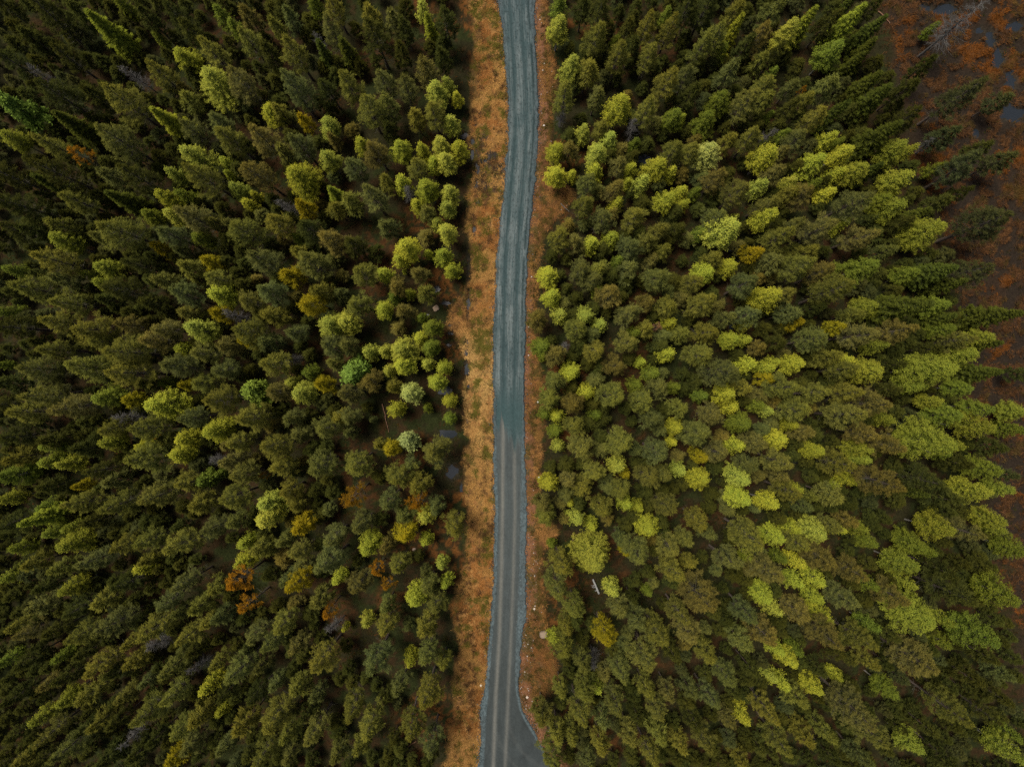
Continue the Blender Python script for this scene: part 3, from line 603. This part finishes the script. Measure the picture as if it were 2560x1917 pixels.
 (1700, 1277): "O110,50,150;K190,140,110;O30,180,120;O450,150,210;Y600,160,130;Y710,110,110;L870,130,160;O760,210,150;O960,90,120;Y1010,110,90;B1080,60,110;Y1150,110,110;G1200,200,120;L1640,120,180;B1810,130,170;Y2000,50,140;Y2030,120,100;G2130,240,160;K300,310,170;O60,320,100;Y440,300,80;B570,380,190;G640,300,90;Y750,330,110;Y740,440,115;Y870,430,110;B920,290,200;B1110,380,170;G1220,480,120;Y1430,340,170;G1490,220,150;G1580,260,110;Y1450,460,115;B1370,540,190;K1040,560,180;Y525,540,135;K430,640,160;L610,620,105;Y870,560,115;Y890,660,140;B750,650,170;B130,560,260;B50,760,180;B540,770,180;O390,830,140;L1510,680,240;L1700,700,115;D1760,540,230;G2060,520,200;G1900,770,220;B930,800,220;O1150,830,180;G1210,730,120;B1500,960,290;G1690,840,100;O180,910,140;O290,1040,150;Y620,890,105;Y700,950,130;G740,890,90;O1210,960,120;Y1010,1060,90;L570,1050,90;Y640,1100,110;Y850,1130,130;O750,1190,140;G1330,1140,140;B1090,1240,230;O550,1260,160;K180,1180,150;K60,1140,110;Y400,1310,115;B300,1330,110;O1720,1270,220;Y1490,1500,150;O790,1430,150;O920,1400,130;O640,1480,170;O160,1450,150;O1230,1430,190;L2090,1540,180;G2130,1430,120;D1960,1290,160;O390,1590,120;K2050,1030,130;D1850,1060,150;K1150,1570,130;D1700,1580,150;D1680,380,150;D1800,330,110;D1950,920,140;D1650,1130,130;D450,1000,110;D1000,900,110;D880,1000,110;D350,1150,100;D1560,1370,130;D950,1560,120;D2030,1180,130;D80,1330,120;D300,700,100;D1330,780,130;D640,960,70",
}
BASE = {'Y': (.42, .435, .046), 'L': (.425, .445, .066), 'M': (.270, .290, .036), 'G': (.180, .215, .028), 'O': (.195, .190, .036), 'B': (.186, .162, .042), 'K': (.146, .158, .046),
        'D': (.070, .076, .018), 'Z': (.320, .265, .018), 'S': (.092, .110, .020), 'P': (.27, .295, .034), 'A': (.30, .150, .014), 'X': (.25, .24, .23),
        'W': (.46, .49, .12), 'w': (.46, .49, .15), 'R': (.20, .28, .045), 'k': (.082, .090, .032), 'a': (.28, .15, .08)}
KIND = {'M': 'birch', 'Y': 'birch', 'L': 'birch', 'G': 'birch', 'W': 'birch', 'w': 'rowan', 'R': 'rowan', 'O': 'pine', 'B': 'pine', 'K': 'pine', 'k': 'pine', 'Z': 'pine',
        'D': 'pine', 'S': 'spruce', 'P': 'spruce', 'A': 'orange', 'a': 'orange', 'X': 'dead'}
LOOK = {'M': 'vignetted green', 'Y': 'yellow-green', 'L': 'pale lime-green', 'G': 'leaf-green', 'W': 'whitish pale green', 'w': 'pale white-flecked', 'R': 'fresh green loose-leaved', 'O': 'olive-green', 'B': 'brownish olive',
        'K': 'grey-green', 'k': 'dark grey-green', 'Z': 'golden-tipped', 'D': 'dark', 'S': 'dark green pointed', 'P': 'bright green pointed', 'A': 'orange dying', 'a': 'pinkish-brown dying', 'X': 'bare grey dead'}
NOUN = {'birch': 'birch', 'pine': 'pine', 'spruce': 'spruce', 'orange': 'pine', 'dead': 'tree', 'rowan': 'broadleaf tree'}
NAME = {'birch': 'birch_tree', 'pine': 'pine_tree', 'spruce': 'spruce_tree', 'orange': 'dying_pine_tree', 'dead': 'dead_tree', 'rowan': 'broadleaf_tree'}
GROUP = {'birch': 'birches of the forest', 'pine': 'pines of the forest', 'spruce': 'spruces of the forest', 'orange': 'dying orange pines', 'dead': 'bare dead trees', 'rowan': 'loose-leaved broadleaf trees'}
CATG = {'birch': 'birch tree', 'pine': 'pine tree', 'spruce': 'spruce tree', 'orange': 'dying pine', 'dead': 'dead tree', 'rowan': 'broadleaf tree'}

class Tree: pass
trees = []
def add_tree(ipx, ipy, wpx, code, hmul=1.0):
    """ipx, ipy: where the middle of the crown shows; the trunk is set where such a tree would have to stand"""
    kd = KIND[code]; r = math.hypot(ipx - 1280, ipy - 958) / 1280
    d = wpx / PPM * .98 * (1 - .17 * r)
    if kd in ('pine', 'orange'): h = min(max(3.2 * d + 1.8, 3.4), 15.5)
    elif kd in ('spruce', 'dead'): h = min(max(3.1 * d + 1.9, 3.4), 15)
    else: h = min(max(2.9 * d + 1.5, 2.4), 14.5)
    h *= hmul * random.uniform(.93, 1.08)
    hc = h * .66
    f = (CAM_H - hc) / CAM_H
    x, y = px2m(ipx, ipy); x = float(x) * f; y = float(y) * f
    for o in trees:
        if abs(o.x - x) < .75 and abs(o.y - y) < .75: return None
    py_ = 958.5 - y * PPM; px_ = x * PPM + 1280
    ol, il, ir, orr = [float(v) for v in road_at(py_)]
    if ol - 12 < px_ < orr + 14:
        px_ = ol - 14 if px_ < (ol + orr) / 2 else orr + 18
        x = (px_ - 1280) / PPM
    t = Tree(); t.x, t.y, t.d, t.h, t.code, t.kind = x, y, d, h, code, kd
    t.ix, t.iy = 1280 + x / f * PPM, 958.5 - y / f * PPM
    t.rot = random.uniform(0, 6.283); t.z = 0
    trees.append(t); return t
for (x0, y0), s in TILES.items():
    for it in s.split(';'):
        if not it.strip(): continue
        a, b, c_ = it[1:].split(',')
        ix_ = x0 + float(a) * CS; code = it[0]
        if code in 'LY' and (ix_ > 2130 or ix_ < 330): code = 'M'          # outer birches: vignette dimming put into the crown colour
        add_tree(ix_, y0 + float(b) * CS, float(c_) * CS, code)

# undergrowth trees in the gaps, shorter, with gap shade put into their dark tints
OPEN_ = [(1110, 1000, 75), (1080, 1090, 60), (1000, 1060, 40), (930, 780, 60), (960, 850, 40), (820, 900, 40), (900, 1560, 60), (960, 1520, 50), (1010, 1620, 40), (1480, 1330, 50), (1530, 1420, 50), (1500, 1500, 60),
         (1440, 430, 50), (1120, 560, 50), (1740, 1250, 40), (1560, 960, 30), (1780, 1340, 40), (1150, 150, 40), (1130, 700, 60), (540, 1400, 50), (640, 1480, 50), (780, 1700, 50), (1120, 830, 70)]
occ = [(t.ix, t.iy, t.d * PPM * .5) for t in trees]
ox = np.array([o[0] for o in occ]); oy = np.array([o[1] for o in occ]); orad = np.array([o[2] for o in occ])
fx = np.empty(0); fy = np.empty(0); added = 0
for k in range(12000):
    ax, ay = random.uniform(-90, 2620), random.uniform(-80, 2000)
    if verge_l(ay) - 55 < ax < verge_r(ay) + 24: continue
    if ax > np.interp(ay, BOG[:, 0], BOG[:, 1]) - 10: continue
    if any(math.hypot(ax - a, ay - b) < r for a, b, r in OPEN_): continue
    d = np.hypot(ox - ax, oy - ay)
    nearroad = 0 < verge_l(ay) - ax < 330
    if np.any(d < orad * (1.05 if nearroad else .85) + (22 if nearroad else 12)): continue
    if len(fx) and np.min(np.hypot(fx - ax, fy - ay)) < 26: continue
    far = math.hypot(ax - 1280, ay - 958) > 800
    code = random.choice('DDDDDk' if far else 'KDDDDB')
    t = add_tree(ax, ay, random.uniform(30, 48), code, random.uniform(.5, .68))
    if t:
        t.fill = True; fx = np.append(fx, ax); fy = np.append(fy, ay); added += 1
print('trees listed', len(trees) - added, 'fill', added)

gz = gh(np.array([t.x for t in trees]), np.array([t.y for t in trees]))
for t, z in zip(trees, gz): t.z = float(z) - .05

# the largest 300 pines stand singly, the rest form one mass
def single_out(kind, nmax=300):
    ts = [t for t in trees if t.kind == kind]
    ins = [t for t in ts if -20 < t.ix < 2580 and -20 < t.iy < 1937]
    ins.sort(key=lambda t: -(t.d * (1 if not hasattr(t, 'fill') else .6)))
    keep = set(id(t) for t in ins[:nmax])
    return [t for t in ts if id(t) in keep], [t for t in ts if id(t) not in keep]
singles, mass = [], []
for kd in ('pine', 'birch', 'spruce', 'orange', 'dead', 'rowan'):
    a, b = single_out(kd); singles += a; mass += b
    print(kd, len(a), len(b))

def pick(t, low=False):
    ps = PR['pine_low'] if low and t.kind == 'pine' else PR[t.kind]
    R = t.d / 2
    best = sorted(ps, key=lambda p: abs(math.log(p.R / R)) + random.uniform(0, .35))[0]
    return best, R / best.R, t.h / best.H
def tint_of(t):
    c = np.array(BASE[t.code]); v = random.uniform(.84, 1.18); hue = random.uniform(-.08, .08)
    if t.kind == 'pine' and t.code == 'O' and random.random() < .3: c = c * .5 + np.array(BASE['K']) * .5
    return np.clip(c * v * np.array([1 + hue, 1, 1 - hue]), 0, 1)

# labels: what it looks like and where it is found
LAND = [('the pale roadside boulder', 1359, 1586), ('the bleached fallen log', 1488, 1464), ('the damp and dry boundary on the road', 1230, 1075), ('the side road junction', 1320, 1830),
        ('the whitish pale green birch', 1027, 974), ('the white-flecked tree in the right forest', 1774, 381), ('the large orange dying pine in lower left', 600, 1445),
        ('the grey dead tree in the bog', 2400, 60), ('the kidney-shaped pool by the left verge', 1131, 1178)]
used = set()
def size_word(t):
    return 'small' if t.d < 2.3 else ('large' if t.d > 4.0 else '')
near = {}
for i, (ph, lx, ly) in enumerate(LAND):
    for kd in ('pine', 'birch', 'spruce'):
        c_ = sorted((math.hypot(t.ix - lx, t.iy - ly), k) for k, t in enumerate(singles) if t.kind == kd)
        for rank, (d_, k) in enumerate(c_[:1]):
            if 14 < d_ < 130 and k not in near: near[k] = ph
SX = np.array([t.ix for t in singles]); SY = np.array([t.iy for t in singles])
DIRS = ['right of', 'below right of', 'below', 'below left of', 'left of', 'above left of', 'above', 'above right of']
def zone(t):
    v = ['top', 'upper', 'middle', 'lower', 'bottom'][min(max(int(t.iy / 383.4), 0), 4)]
    if t.ix < 1240:
        d_ = verge_l(t.iy) - t.ix; hz = 'left roadside' if d_ < 130 else ('inner left forest' if d_ < 430 else ('mid left forest' if d_ < 780 else 'far left forest'))
    else:
        d_ = t.ix - verge_r(t.iy); hz = 'right roadside' if d_ < 130 else ('inner right forest' if d_ < 430 else ('mid right forest' if d_ < 780 else 'far right forest'))
    return v + ' ' + hz
def sect(ax, ay, bx, by): return int(round(math.atan2(ay - by, ax - bx) / (math.pi / 4))) % 8
def label_of(k, t):
    look = LOOK[t.code]; noun = NOUN[t.kind]; me_ = f'{look} {noun}'
    if k in near:
        return f'{me_}, the {noun} nearest to {near[k]}'
    dd = np.hypot(SX - t.ix, SY - t.iy); order = np.argsort(dd)[1:16]
    cand = []
    for j in order:
        n_ = singles[int(j)]; them = f'{LOOK[n_.code]} {NOUN[n_.kind]}'
        sc_ = sect(t.ix, t.iy, n_.ix, n_.iy)
        rival = any(o is not t and o is not n_ and o.code == t.code and math.hypot(o.ix - n_.ix, o.iy - n_.iy) < dd[j] and sect(o.ix, o.iy, n_.ix, n_.iy) == sc_ for o in (singles[int(q)] for q in np.argsort(np.hypot(SX - n_.ix, SY - n_.iy))[1:14]))
        cand.append((rival, them == me_, them, DIRS[sc_]))
    cand.sort(key=lambda c_: (c_[0], c_[1]))
    z_ = zone(t); sw = size_word(t); tries = []
    for (_, _, them, dr) in cand[:9]:
        a_ = 'an' if them[0] in 'aeiou' else 'a'
        tries.append(f'{me_} {dr} {a_} {them}, {z_}')
        if sw: tries.append(f'{sw} {me_} {dr} {a_} {them}, {z_}')
    for i_ in range(min(7, len(cand))):
        for j_ in range(i_ + 1, min(9, len(cand))):
            a, b = cand[i_], cand[j_]
            if a[2] != b[2]: tries.append(f'{me_} {a[3]} {a[2]} and {b[3]} {b[2]}, {z_}')
    for s_ in tries:
        if s_ not in used and len(s_.replace('-', ' ').split()) <= 16: return s_
    return tries[0]

for k, t in enumerate(singles):
    p, sr, sh = pick(t)
    root = bpy.data.objects.new(NAME[t.kind], None); COL.objects.link(root)
    root.empty_display_size = .3
    root.location = (t.x, t.y, t.z); root.rotation_euler = (random.gauss(0, .02), random.gauss(0, .02), t.rot); root.scale = (sr, sr, sh)
    lab = label_of(k, t)
    if lab in used: print('DUP', lab)
    used.add(lab)
    tag(root, lab, CATG[t.kind], GROUP[t.kind])
    link('trunk', p.trunk, root)
    if p.crown:
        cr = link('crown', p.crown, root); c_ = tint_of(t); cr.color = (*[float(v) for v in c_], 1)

# everything past the limit: one object of pines
if mass:
    Vs, Fs, Cs, n0 = [], [], [], 0; TV = Tubes()
    for t in mass:
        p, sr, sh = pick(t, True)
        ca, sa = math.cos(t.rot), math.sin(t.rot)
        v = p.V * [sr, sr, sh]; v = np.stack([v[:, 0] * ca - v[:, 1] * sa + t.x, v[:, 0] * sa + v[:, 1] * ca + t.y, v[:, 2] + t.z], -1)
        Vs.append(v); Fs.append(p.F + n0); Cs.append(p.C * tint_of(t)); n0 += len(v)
        m_ = np.linspace(0, 1, 3)
        TV.add(np.stack([m_ * 0 + t.x, m_ * 0 + t.y, t.z + m_ * t.h * .93], -1), .014 * t.h * (1 - .9 * m_), 5)
    o = link('pine_undergrowth', mesh_from('pine_undergrowth', np.concatenate(Vs), np.concatenate(Fs), M['leaf'], np.concatenate(Cs)))
    tag(o, 'smaller olive and grey-green pines filling in between the larger forest trees', 'pine trees', kind='stuff')
    tr = link('trunk', TV.mesh('pine_undergrowth_trunks', M['pine_bark']), o); tag(tr, kind='stuff')

# ------------------------------------------------------------------ grass, ground cover, gravel (nobody could count these)
def scatter(n, x0, x1, y0, y1):
    return rng.uniform(x0, x1, n), rng.uniform(y0, y1, n)

def blade_stuff(name, x, y, per, L, W, col, spread, up, mat, label, cat, zoff=0.0):
    z = gh(x, y) + zoff
    P = np.repeat(np.stack([x, y, z], -1), per, 0); n = len(P)
    P[:, :2] += rng.normal(size=(n, 2)) * spread
    comb = fbm(x * .6, y * .6, 101) * 12.0
    az = np.repeat(comb, per) + rng.normal(size=n) * .8
    D = nrm(np.stack([np.cos(az), np.sin(az), np.full(n, up) * rng.uniform(.4, 1.4, n)], -1))
    V, F = blades(P, D, np.repeat(L, per) * rng.uniform(.6, 1.3, n), W)
    C = np.repeat(col, per, 0) * rng.uniform(.72, 1.28, (n, 1))
    o = link(name, mesh_from(name, V, F, mat, np.repeat(C, 3, 0)))
    tag(o, label, cat, kind='stuff'); return o

# dry verge grass
x, y = scatter(90000, -11.5, 12, -54, 54)
px, py, ml, mr_, mb, mg = masks(x, y); pf = pud_field(x, y)
ol, il, ir, orr = road_at(py)
tuf = fbm(x * 2.1, y * 2.1, 183, 2)
dens = np.maximum(ml, mr_ * .85 * (1 - mb * .55)) * (.5 + .8 * sstep(.40, .56, tuf)); na = fbm(x * .8, y * .8, 111); nb_ = fbm(x * .25, y * .25, 113)
mudm = np.exp(-(((px - 1225) / 30) ** 2 + ((py - 405) / 70) ** 2))
keep = (rng.uniform(size=len(x)) < dens * (.45 + .8 * na) * (1 - .8 * mudm * sstep(.40, .52, fbm(x * 1.2, y * 1.2, 199))) * (1 - ditch(x, y))) & (pf > 1.05) & ((px < ol + 2.5 * rng.normal(size=len(x))) | (px > orr + 2 + 3 * rng.normal(size=len(x))))
x, y, px, py, ml, na, nb_ = [v[keep] for v in (x, y, px, py, ml, na, nb_)]
col = np.tile(np.array([.54, .300, .092]), (len(x), 1))
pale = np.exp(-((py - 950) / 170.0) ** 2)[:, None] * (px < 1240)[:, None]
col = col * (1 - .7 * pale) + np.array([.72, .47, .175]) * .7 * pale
col = mixc(col, (.42, .185, .055), sstep(.48, .64, nb_) * (1 - pale[:, 0]))
col = mixc(col, (.13, .125, .022), sstep(.53, .62, na) * .95)
dk_ = fbm(x * 1.3, y * 1.0, 117); col = mixc(col, (.12, .065, .03), sstep(.56, .68, dk_) * (1 - .7 * pale[:, 0]))
col = mixc(col, (.34, .165, .055), (px > 1262).astype(float) * .7)
col = mixc(col, (.085, .075, .020), ((px > 1262) & (fbm(x * 1.1, y * .8, 185) > .56)).astype(float) * .85)
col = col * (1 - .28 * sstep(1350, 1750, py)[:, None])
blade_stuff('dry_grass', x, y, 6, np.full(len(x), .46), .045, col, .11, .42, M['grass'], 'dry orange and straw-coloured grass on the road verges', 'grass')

# bog tussocks
x, y = scatter(60000, 46, 80, -34, 60)
px, py, ml, mr_, mb, mg = masks(x, y); pf = pud_field(x, y); na = fbm(x * .95, y * .95, 181, 3); nb_ = fbm(x * .22, y * .22, 49)
keep = (rng.uniform(size=len(x)) < mg * sstep(.44, .56, na)) & (pf > 1.1)
x, y, na, nb_ = [v[keep] for v in (x, y, na, nb_)]
col = np.tile(np.array([.135, .066, .028]), (len(x), 1)); col = mixc(col, (.20, .070, .014), sstep(.58, .68, nb_) * .85); col = mixc(col, (.075, .060, .020), sstep(.55, .62, fbm(x * .6, y * .6, 187)) * .7)
col = col * rng.uniform(.6, 1.35, (len(x), 1))
blade_stuff('bog_tussocks', x, y, 6, np.full(len(x), .40), .06, col, .12, .6, M['grass'], 'rust-brown tussock grass covering the bog at upper right', 'grass')

# mossy undergrowth of the forest floor
x, y = scatter(46000, -72, 74, -56, 56)
px, py, ml, mr_, mb, mg = masks(x, y); pf = pud_field(x, y); ol, il, ir, orr = road_at(py)
na = fbm(x * .5, y * .5, 131); nb_ = fbm(x * .3, y * .3, 41)
keep = (rng.uniform(size=len(x)) < (1 - ml * .9) * (1 - mr_ * .75) * (1 - mg * .85) * sstep(.34, .58, na)) & (pf > 1.05) & ((px < ol - 8) | (px > orr + 14))
x, y, px, py, na, nb_ = [v[keep] for v in (x, y, px, py, na, nb_)]
col = np.tile(np.array([.030, .034, .010]), (len(x), 1)); col = mixc(col, (.056, .058, .012), sstep(.52, .64, nb_)); col = mixc(col, (.12, .055, .018), (rng.uniform(size=len(x)) < .15).astype(float))
blade_stuff('forest_undergrowth', x, y, 7, np.full(len(x), .22), .11, col, .16, .9, M['cover'], 'low green and russet heath plants on the forest floor', 'undergrowth')

x, y = scatter(9000, -11.5, 12, -54, 54)
px, py, ml, mr_, mb, mg = masks(x, y); pf = pud_field(x, y); ol, il, ir, orr = road_at(py)
na = fbm(x * .7, y * .7, 193); keep = (rng.uniform(size=len(x)) < np.maximum(ml * .35, mr_ * .8) * sstep(.54, .66, na)) & (pf > .9) & ((px < ol - 6) | (px > orr + 8))
keep &= ~((np.abs(py - 960) < 150) & (px < 1240) & (px > 1185))
x, y = x[keep], y[keep]; col = np.tile(np.array([.062, .066, .016]), (len(x), 1)); col = mixc(col, (.10, .055, .022), (rng.uniform(size=len(x)) < .35).astype(float))
blade_stuff('heath_shrubs', x, y, 12, np.full(len(x), .22), .10, col, .17, 1.1, M['cover'], 'low dark green and brown heath shrubs dotted over the verges', 'shrubs', .06)

OCT_V = np.array([[1, 0, 0], [-1, 0, 0], [0, 1, 0], [0, -1, 0], [0, 0, 1], [0, 0, -1]], float)
OCT_F = np.array([[0, 2, 4], [2, 1, 4], [1, 3, 4], [3, 0, 4], [2, 0, 5], [1, 2, 5], [3, 1, 5], [0, 3, 5]])
def stones(name, x, y, z, r, col, label, cat):
    n = len(x); s = rng.uniform(.6, 1.3, (n, 1, 3)) * r[:, None, None]
    v = OCT_V[None] * s + rng.normal(size=(n, 6, 3)) * .18 * r[:, None, None]
    a = rng.uniform(0, 6.28, n); ca, sa = np.cos(a)[:, None], np.sin(a)[:, None]
    v = np.stack([v[..., 0] * ca - v[..., 1] * sa + x[:, None], v[..., 0] * sa + v[..., 1] * ca + y[:, None], v[..., 2] * .8 + z[:, None]], -1)
    F = OCT_F[None] + (np.arange(n) * 6)[:, None, None]
    o = link(name, mesh_from(name, v.reshape(-1, 3), F.reshape(-1, 3), M['stone'], np.repeat(col, 6, 0)))
    tag(o, label, cat, kind='stuff'); return o
# gravel of the road shoulders
x, y = scatter(90000, -8, 6, -54, 54)
px, py = x * PPM + 1280, 958.5 - y * PPM; ol, il, ir, orr = road_at(py)
wj = (fbm(y * .9, x * 0, 141) - .5) * 8; wk = (fbm(y * .9, x * 0 + 4, 142) - .5) * 8
tl_ = rng.exponential(3.2, len(x)); k1 = (px > ol - tl_ + wj * .6) & (px < il + 2 - wj * .5); k2 = (px > ir - 2 + wk * .5) & (px < orr + tl_ + wk * .6)
keep = (k1 | k2) & (rng.uniform(size=len(x)) < .85); x, y, px = x[keep], y[keep], px[keep]
n = len(x); t_ = rng.uniform(.35, 1.35, n)[:, None]
col = np.array([.085, .116, .128]) * t_ + (rng.uniform(size=(n, 1)) < .06) * .12
stones('shoulder_gravel', x, y, np.full(n, .03) + rng.uniform(-.01, .04, n), rng.uniform(.025, .075, n), col, 'blue-grey coarse gravel along both edges of the road', 'gravel')
# pale stones on the bank right of the road
x, y = scatter(30000, 0, 8, -52, 54)
px, py, ml, mr_, mb, mg = masks(x, y); ol, il, ir, orr = road_at(py)
na = fbm(x * .7, y * .35, 151)
pb = mb * sstep(.42, .62, na) * np.interp(py, [0, 700, 1000, 1300, 1500, 1900], [.16, .10, .07, .26, .34, .26]) + .012 * mr_
keep = (rng.uniform(size=len(x)) < pb) & (px > orr + 3); x, y = x[keep], y[keep]; n = len(x)
pick_ = rng.uniform(size=(n, 1)); col = np.where(pick_ < .22, np.array([.52, .46, .40]), np.where(pick_ < .6, np.array([.30, .19, .13]), np.array([.17, .11, .08])))
stones('bank_stones', x, y, gh(x, y) + .03, rng.uniform(.03, .085, n) + (pick_[:, 0] < .1) * .04, col, 'pale pebbles strewn along the reddish soil bank right of the road', 'stones')

# ------------------------------------------------------------------ single stones, boulder, logs
def rock_mesh(name, r, col, seed, flat=.7, boxy=0.0, sub=3):
    import bmesh
    bm = bmesh.new(); bmesh.ops.create_icosphere(bm, subdivisions=sub, radius=1.0)
    V = np.array([v.co[:] for v in bm.verts]); F = np.array([[v.index for v in f.verts] for f in bm.faces]); bm.free()
    if boxy: V = np.sign(V) * np.abs(V) ** (1 - boxy); V /= np.abs(V).max()
    nz = fbm(V[:, 0] * 1.3 + seed, V[:, 1] * 1.3 + V[:, 2] * 1.7, 161) - .5; nz2 = fbm(V[:, 0] * 4 + seed, V[:, 1] * 4 + V[:, 2] * 3, 163) - .5
    V = V * (1 + .28 * nz + .08 * nz2)[:, None] * np.array([r, r * .9, r * flat])
    c = np.tile(np.array(col), (len(V), 1)) * (1 + .5 * nz2)[:, None]
    return mesh_from(name, V, F, M['stone'], c, True)
def put_rock(name, ipx, ipy, r, col, seed, label, cat, group=None, boxy=0.0, flat=.7, rz=0.0):
    x, y = px2m(ipx, ipy); z = float(gh(np.array([x]), np.array([y]))[0])
    o = link(name, rock_mesh(name, r, col, seed, flat, boxy)); o.location = (float(x), float(y), z + r * flat * .45); o.rotation_euler[2] = rz
    return tag(o, label, cat, group)
put_rock('boulder', 1359, 1586, .58, (.27, .205, .15), 3, 'pale tan rounded boulder on the bank right of the road', 'boulder', None, .30, .75, .1)
put_rock('stone', 1382, 1576, .17, (.52, .44, .40), 5, 'small pale stone just right of the tan boulder', 'stone', 'single stones by the road')
put_rock('stone', 1090, 771, .42, (.36, .26, .18), 8, 'tan blocky stone beside a pool left of the verge', 'stone', 'single stones by the road', .45, .6, .5)
put_rock('stone', 1202.5, 1713, .17, (.62, .54, .42), 11, 'cream oval stone on the left verge near the bottom', 'stone', 'single stones by the road', 0, .6, 1.2)
put_rock('stone', 1318, 1741, .2, (.60, .50, .42), 12, 'cream stone on the reddish bank above the side road', 'stone', 'single stones by the road')
put_rock('stone', 1345, 1005, .14, (.62, .60, .58), 15, 'white stone on right bank opposite the damp road end', 'stone', 'single stones by the road')
put_rock('stone', 1348, 1194, .16, (.48, .46, .47), 17, 'grey stone at the forest edge right of the road', 'stone', 'single stones by the road')
put_rock('stone', 1360, 315, .15, (.60, .55, .50), 18, 'white stone on the right bank beside the upper road bend', 'stone', 'single stones by the road')
put_rock('stone', 1035, 1374, .28, (.42, .31, .25), 19, 'brown stone in the clearing of the lower left forest', 'stone', 'single stones by the road')
put_rock('stone', 1336, 1521, .17, (.58, .48, .38), 23, 'cream stone among pebbles above the tan boulder', 'stone', 'single stones by the road')

def log(ax, ay, bx, by, r0, r1, mat, label, name='fallen_log', stubs=(), lift=.12, wob=.12):
    xs, ys = px2m(np.linspace(ax, bx, 9), np.linspace(ay, by, 9))
    xs = xs + rng.normal(size=9) * wob * .4; ys = ys + rng.normal(size=9) * wob * .4
    z = gh(xs, ys); z = np.convolve(np.r_[z[0], z, z[-1]], [1 / 3] * 3, 'valid').max() * .4 + z * .6 + lift + r0
    root = bpy.data.objects.new(name, None); COL.objects.link(root); root.location = (float(xs[4]), float(ys[4]), float(z[4])); root.empty_display_size = .3
    pts = np.stack([xs, ys, z], -1) - np.array([xs[4], ys[4], z[4]])
    T = Tubes(); T.add(pts, np.linspace(r0, r1, 9), 8); T.add([pts[0], pts[0] + (pts[0] - pts[1]) * .02], [r0, .001], 8)
    link('trunk', T.mesh('log_trunk', mat), root)
    d = nrm((pts[-1] - pts[0])[None])[0]; sd_ = np.array([-d[1], d[0], 0])
    for (f, sg, L) in stubs:
        i = int(f * 8); B = Tubes(); p0 = pts[i]; p1 = p0 + sd_ * sg * L * .6 + d * L * .1 + np.array([0, 0, .04]); p2 = p0 + sd_ * sg * L + d * L * -.25 + np.array([0, 0, .1])
        B.add([p0, p1, p2], [r1 * .55, r1 * .42, r1 * .2], 6); link('branch_stub', B.mesh('log_stub', mat), root)
    tag(root, label, 'fallen log', 'fallen logs'); return root
log(1482, 1447, 1497, 1483, .13, .15, M['log'], 'bleached grey fallen log with three branch stubs, right forest', stubs=((.45, -1, .55), (.55, -1, .55), (.85, -1, .42)), lift=.3, wob=.03)
log(955, 1010, 972, 1080, .07, .03, M['redlog'], 'thin reddish fallen trunk in the clearing left of the road')
log(1462, 1600, 1480, 1545, .07, .03, M['redlog'], 'thin reddish fallen trunk below the bleached log, right forest')
log(1434, 1333, 1433, 1388, .06, .03, M['redlog'], 'thin upright-lying reddish trunk beside the large lime birch')
log(998, 1880, 1040, 1855, .07, .04, M['redlog'], 'thin brown fallen trunk near the bottom of left forest')
log(1430, 355, 1407, 400, .06, .03, M['dead'], 'slender grey fallen trunk leaning right of the upper road')
log(1402, 510, 1422, 528, .06, .03, M['dead'], 'short grey fallen stick in the grassy patch right of road')
log(1790, 1195, 1830, 1208, .06, .03, M['dead'], 'slender grey fallen trunk in the right forest clearing')
log(2195, 30, 2225, 62, .08, .04, M['redlog'], 'thin brown fallen trunk at the left edge of the bog')
log(2301, 89, 2315, 82, .07, .05, M['dead'], 'short pale broken branch lying in the bog')
